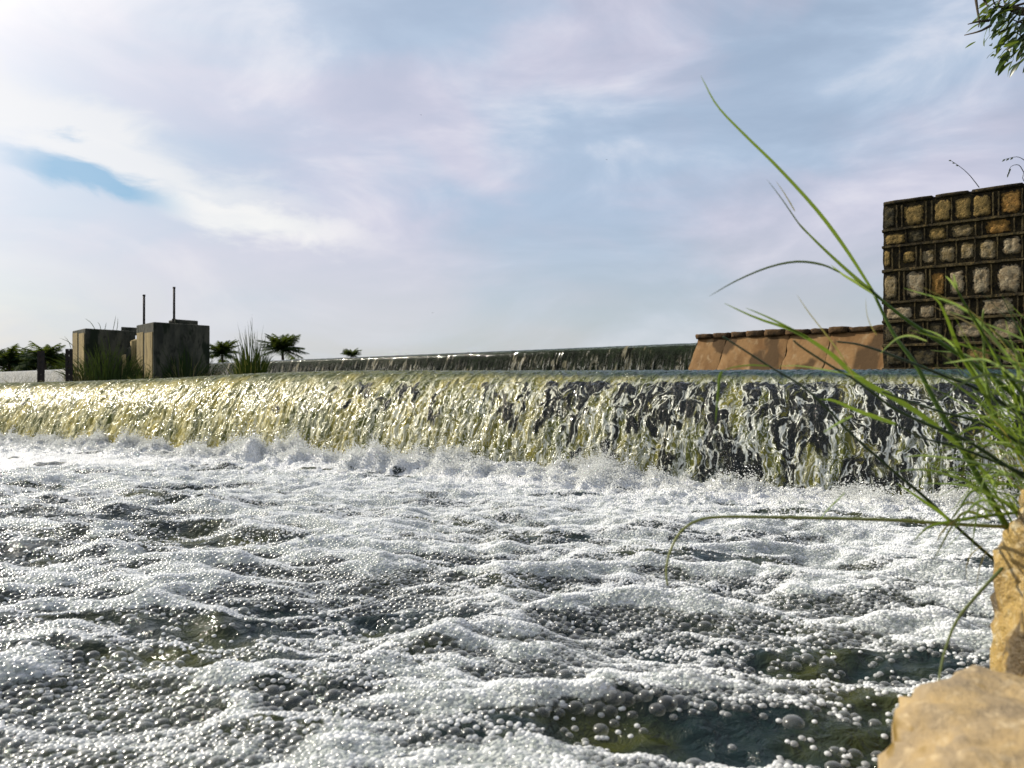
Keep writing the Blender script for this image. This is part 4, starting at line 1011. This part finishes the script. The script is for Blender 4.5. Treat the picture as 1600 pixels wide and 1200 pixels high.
bare = [[(1570, 12), (1556, 8), (1550, -4)], [(1545, 32), (1528, 34), (1512, 38)], [(1548, 40), (1530, 49), (1507, 55)], [(1524, -8), (1527, 14), (1530, 34), (1529, 42)], [(1535, -6), (1540, 4), (1544, 10)]]
for tw in twigs + bare:
    MB().tube(catmull([P(x, y, D0 + random.uniform(-.05, .05)) for x, y in tw], 8), [0.007 * (1 - .1 * i) for i in range(8)], 5).build('twig', M['bark'], tr, True)
lm = []
for v in range(4):
    b = MB(); nL = 6
    for i in range(nL + 1):
        t = i / nL; w = 0.24 * math.sin(math.pi * min(1, t * 0.93 + 0.05)) ** 0.8 * (1 + 0.1 * v); cz = -0.12 * t * t * (1 + .4 * v)
        b.v += [(t, -w * .5, cz + w * .12), (t, 0, cz), (t, w * .5, cz + w * .12)]
    for i in range(nL):
        q = i * 3; b.f += [(q, q + 1, q + 4, q + 3), (q + 1, q + 2, q + 5, q + 4)]
    me = b.mesh('leaf', True); me.materials.append(M['leaf']); lm.append(me)
inv = Matrix.Translation(-tr.location)
for tw in twigs:
    c = catmull([P(x, y, D0) for x, y in tw], 40)
    for i in range(30):
        p = c[random.randint(12, 39)] + Vector((random.gauss(0, .03), random.gauss(0, .06), random.gauss(0, .028)))
        o = bpy.data.objects.new('leaf', random.choice(lm)); COL.objects.link(o); o.parent = tr; o.matrix_parent_inverse = inv
        o.location = p; s_ = random.uniform(.045, .085); o.scale = (s_, s_, s_)
        an = math.pi + random.uniform(-1.0, 1.0)
        o.rotation_euler = (random.uniform(-.9, .9), random.uniform(.1, 1.1), an)

# ------------------------------------------------------------------ three distant birds
def bird(px, py, d, label):
    c = P(px, py, d); b = MB(); s = 2.4 / FPX * d
    b.add([(c.x - .10 * s, c.y - .5 * s, c.z), (c.x + .10 * s, c.y - .3 * s, c.z + .02), (c.x, c.y + .5 * s, c.z), (c.x, c.y, c.z + .16 * s), (c.x, c.y, c.z - .16 * s)], [(0, 1, 3), (1, 2, 3), (2, 0, 3), (1, 0, 4), (2, 1, 4), (0, 2, 4)])
    for sg_ in (-1, 1): b.add([(c.x, c.y - .22 * s, c.z + .05), (c.x + sg_ * .45 * s, c.y - .1 * s, c.z + .22 * s), (c.x + sg_ * .8 * s, c.y + .1 * s, c.z + .08 * s), (c.x, c.y + .22 * s, c.z + .05)], [(0, 1, 2, 3)])
    tag(b.build('bird', M['bird']), label, 'bird', 'birds in the sky')


bird(658, 180, 60, 'tiny dark bird high in the middle of the sky'); bird(948, 250, 75, 'tiny bird below and right of the highest bird'); bird(676, 489, 70, 'tiny bird low over the far weir')
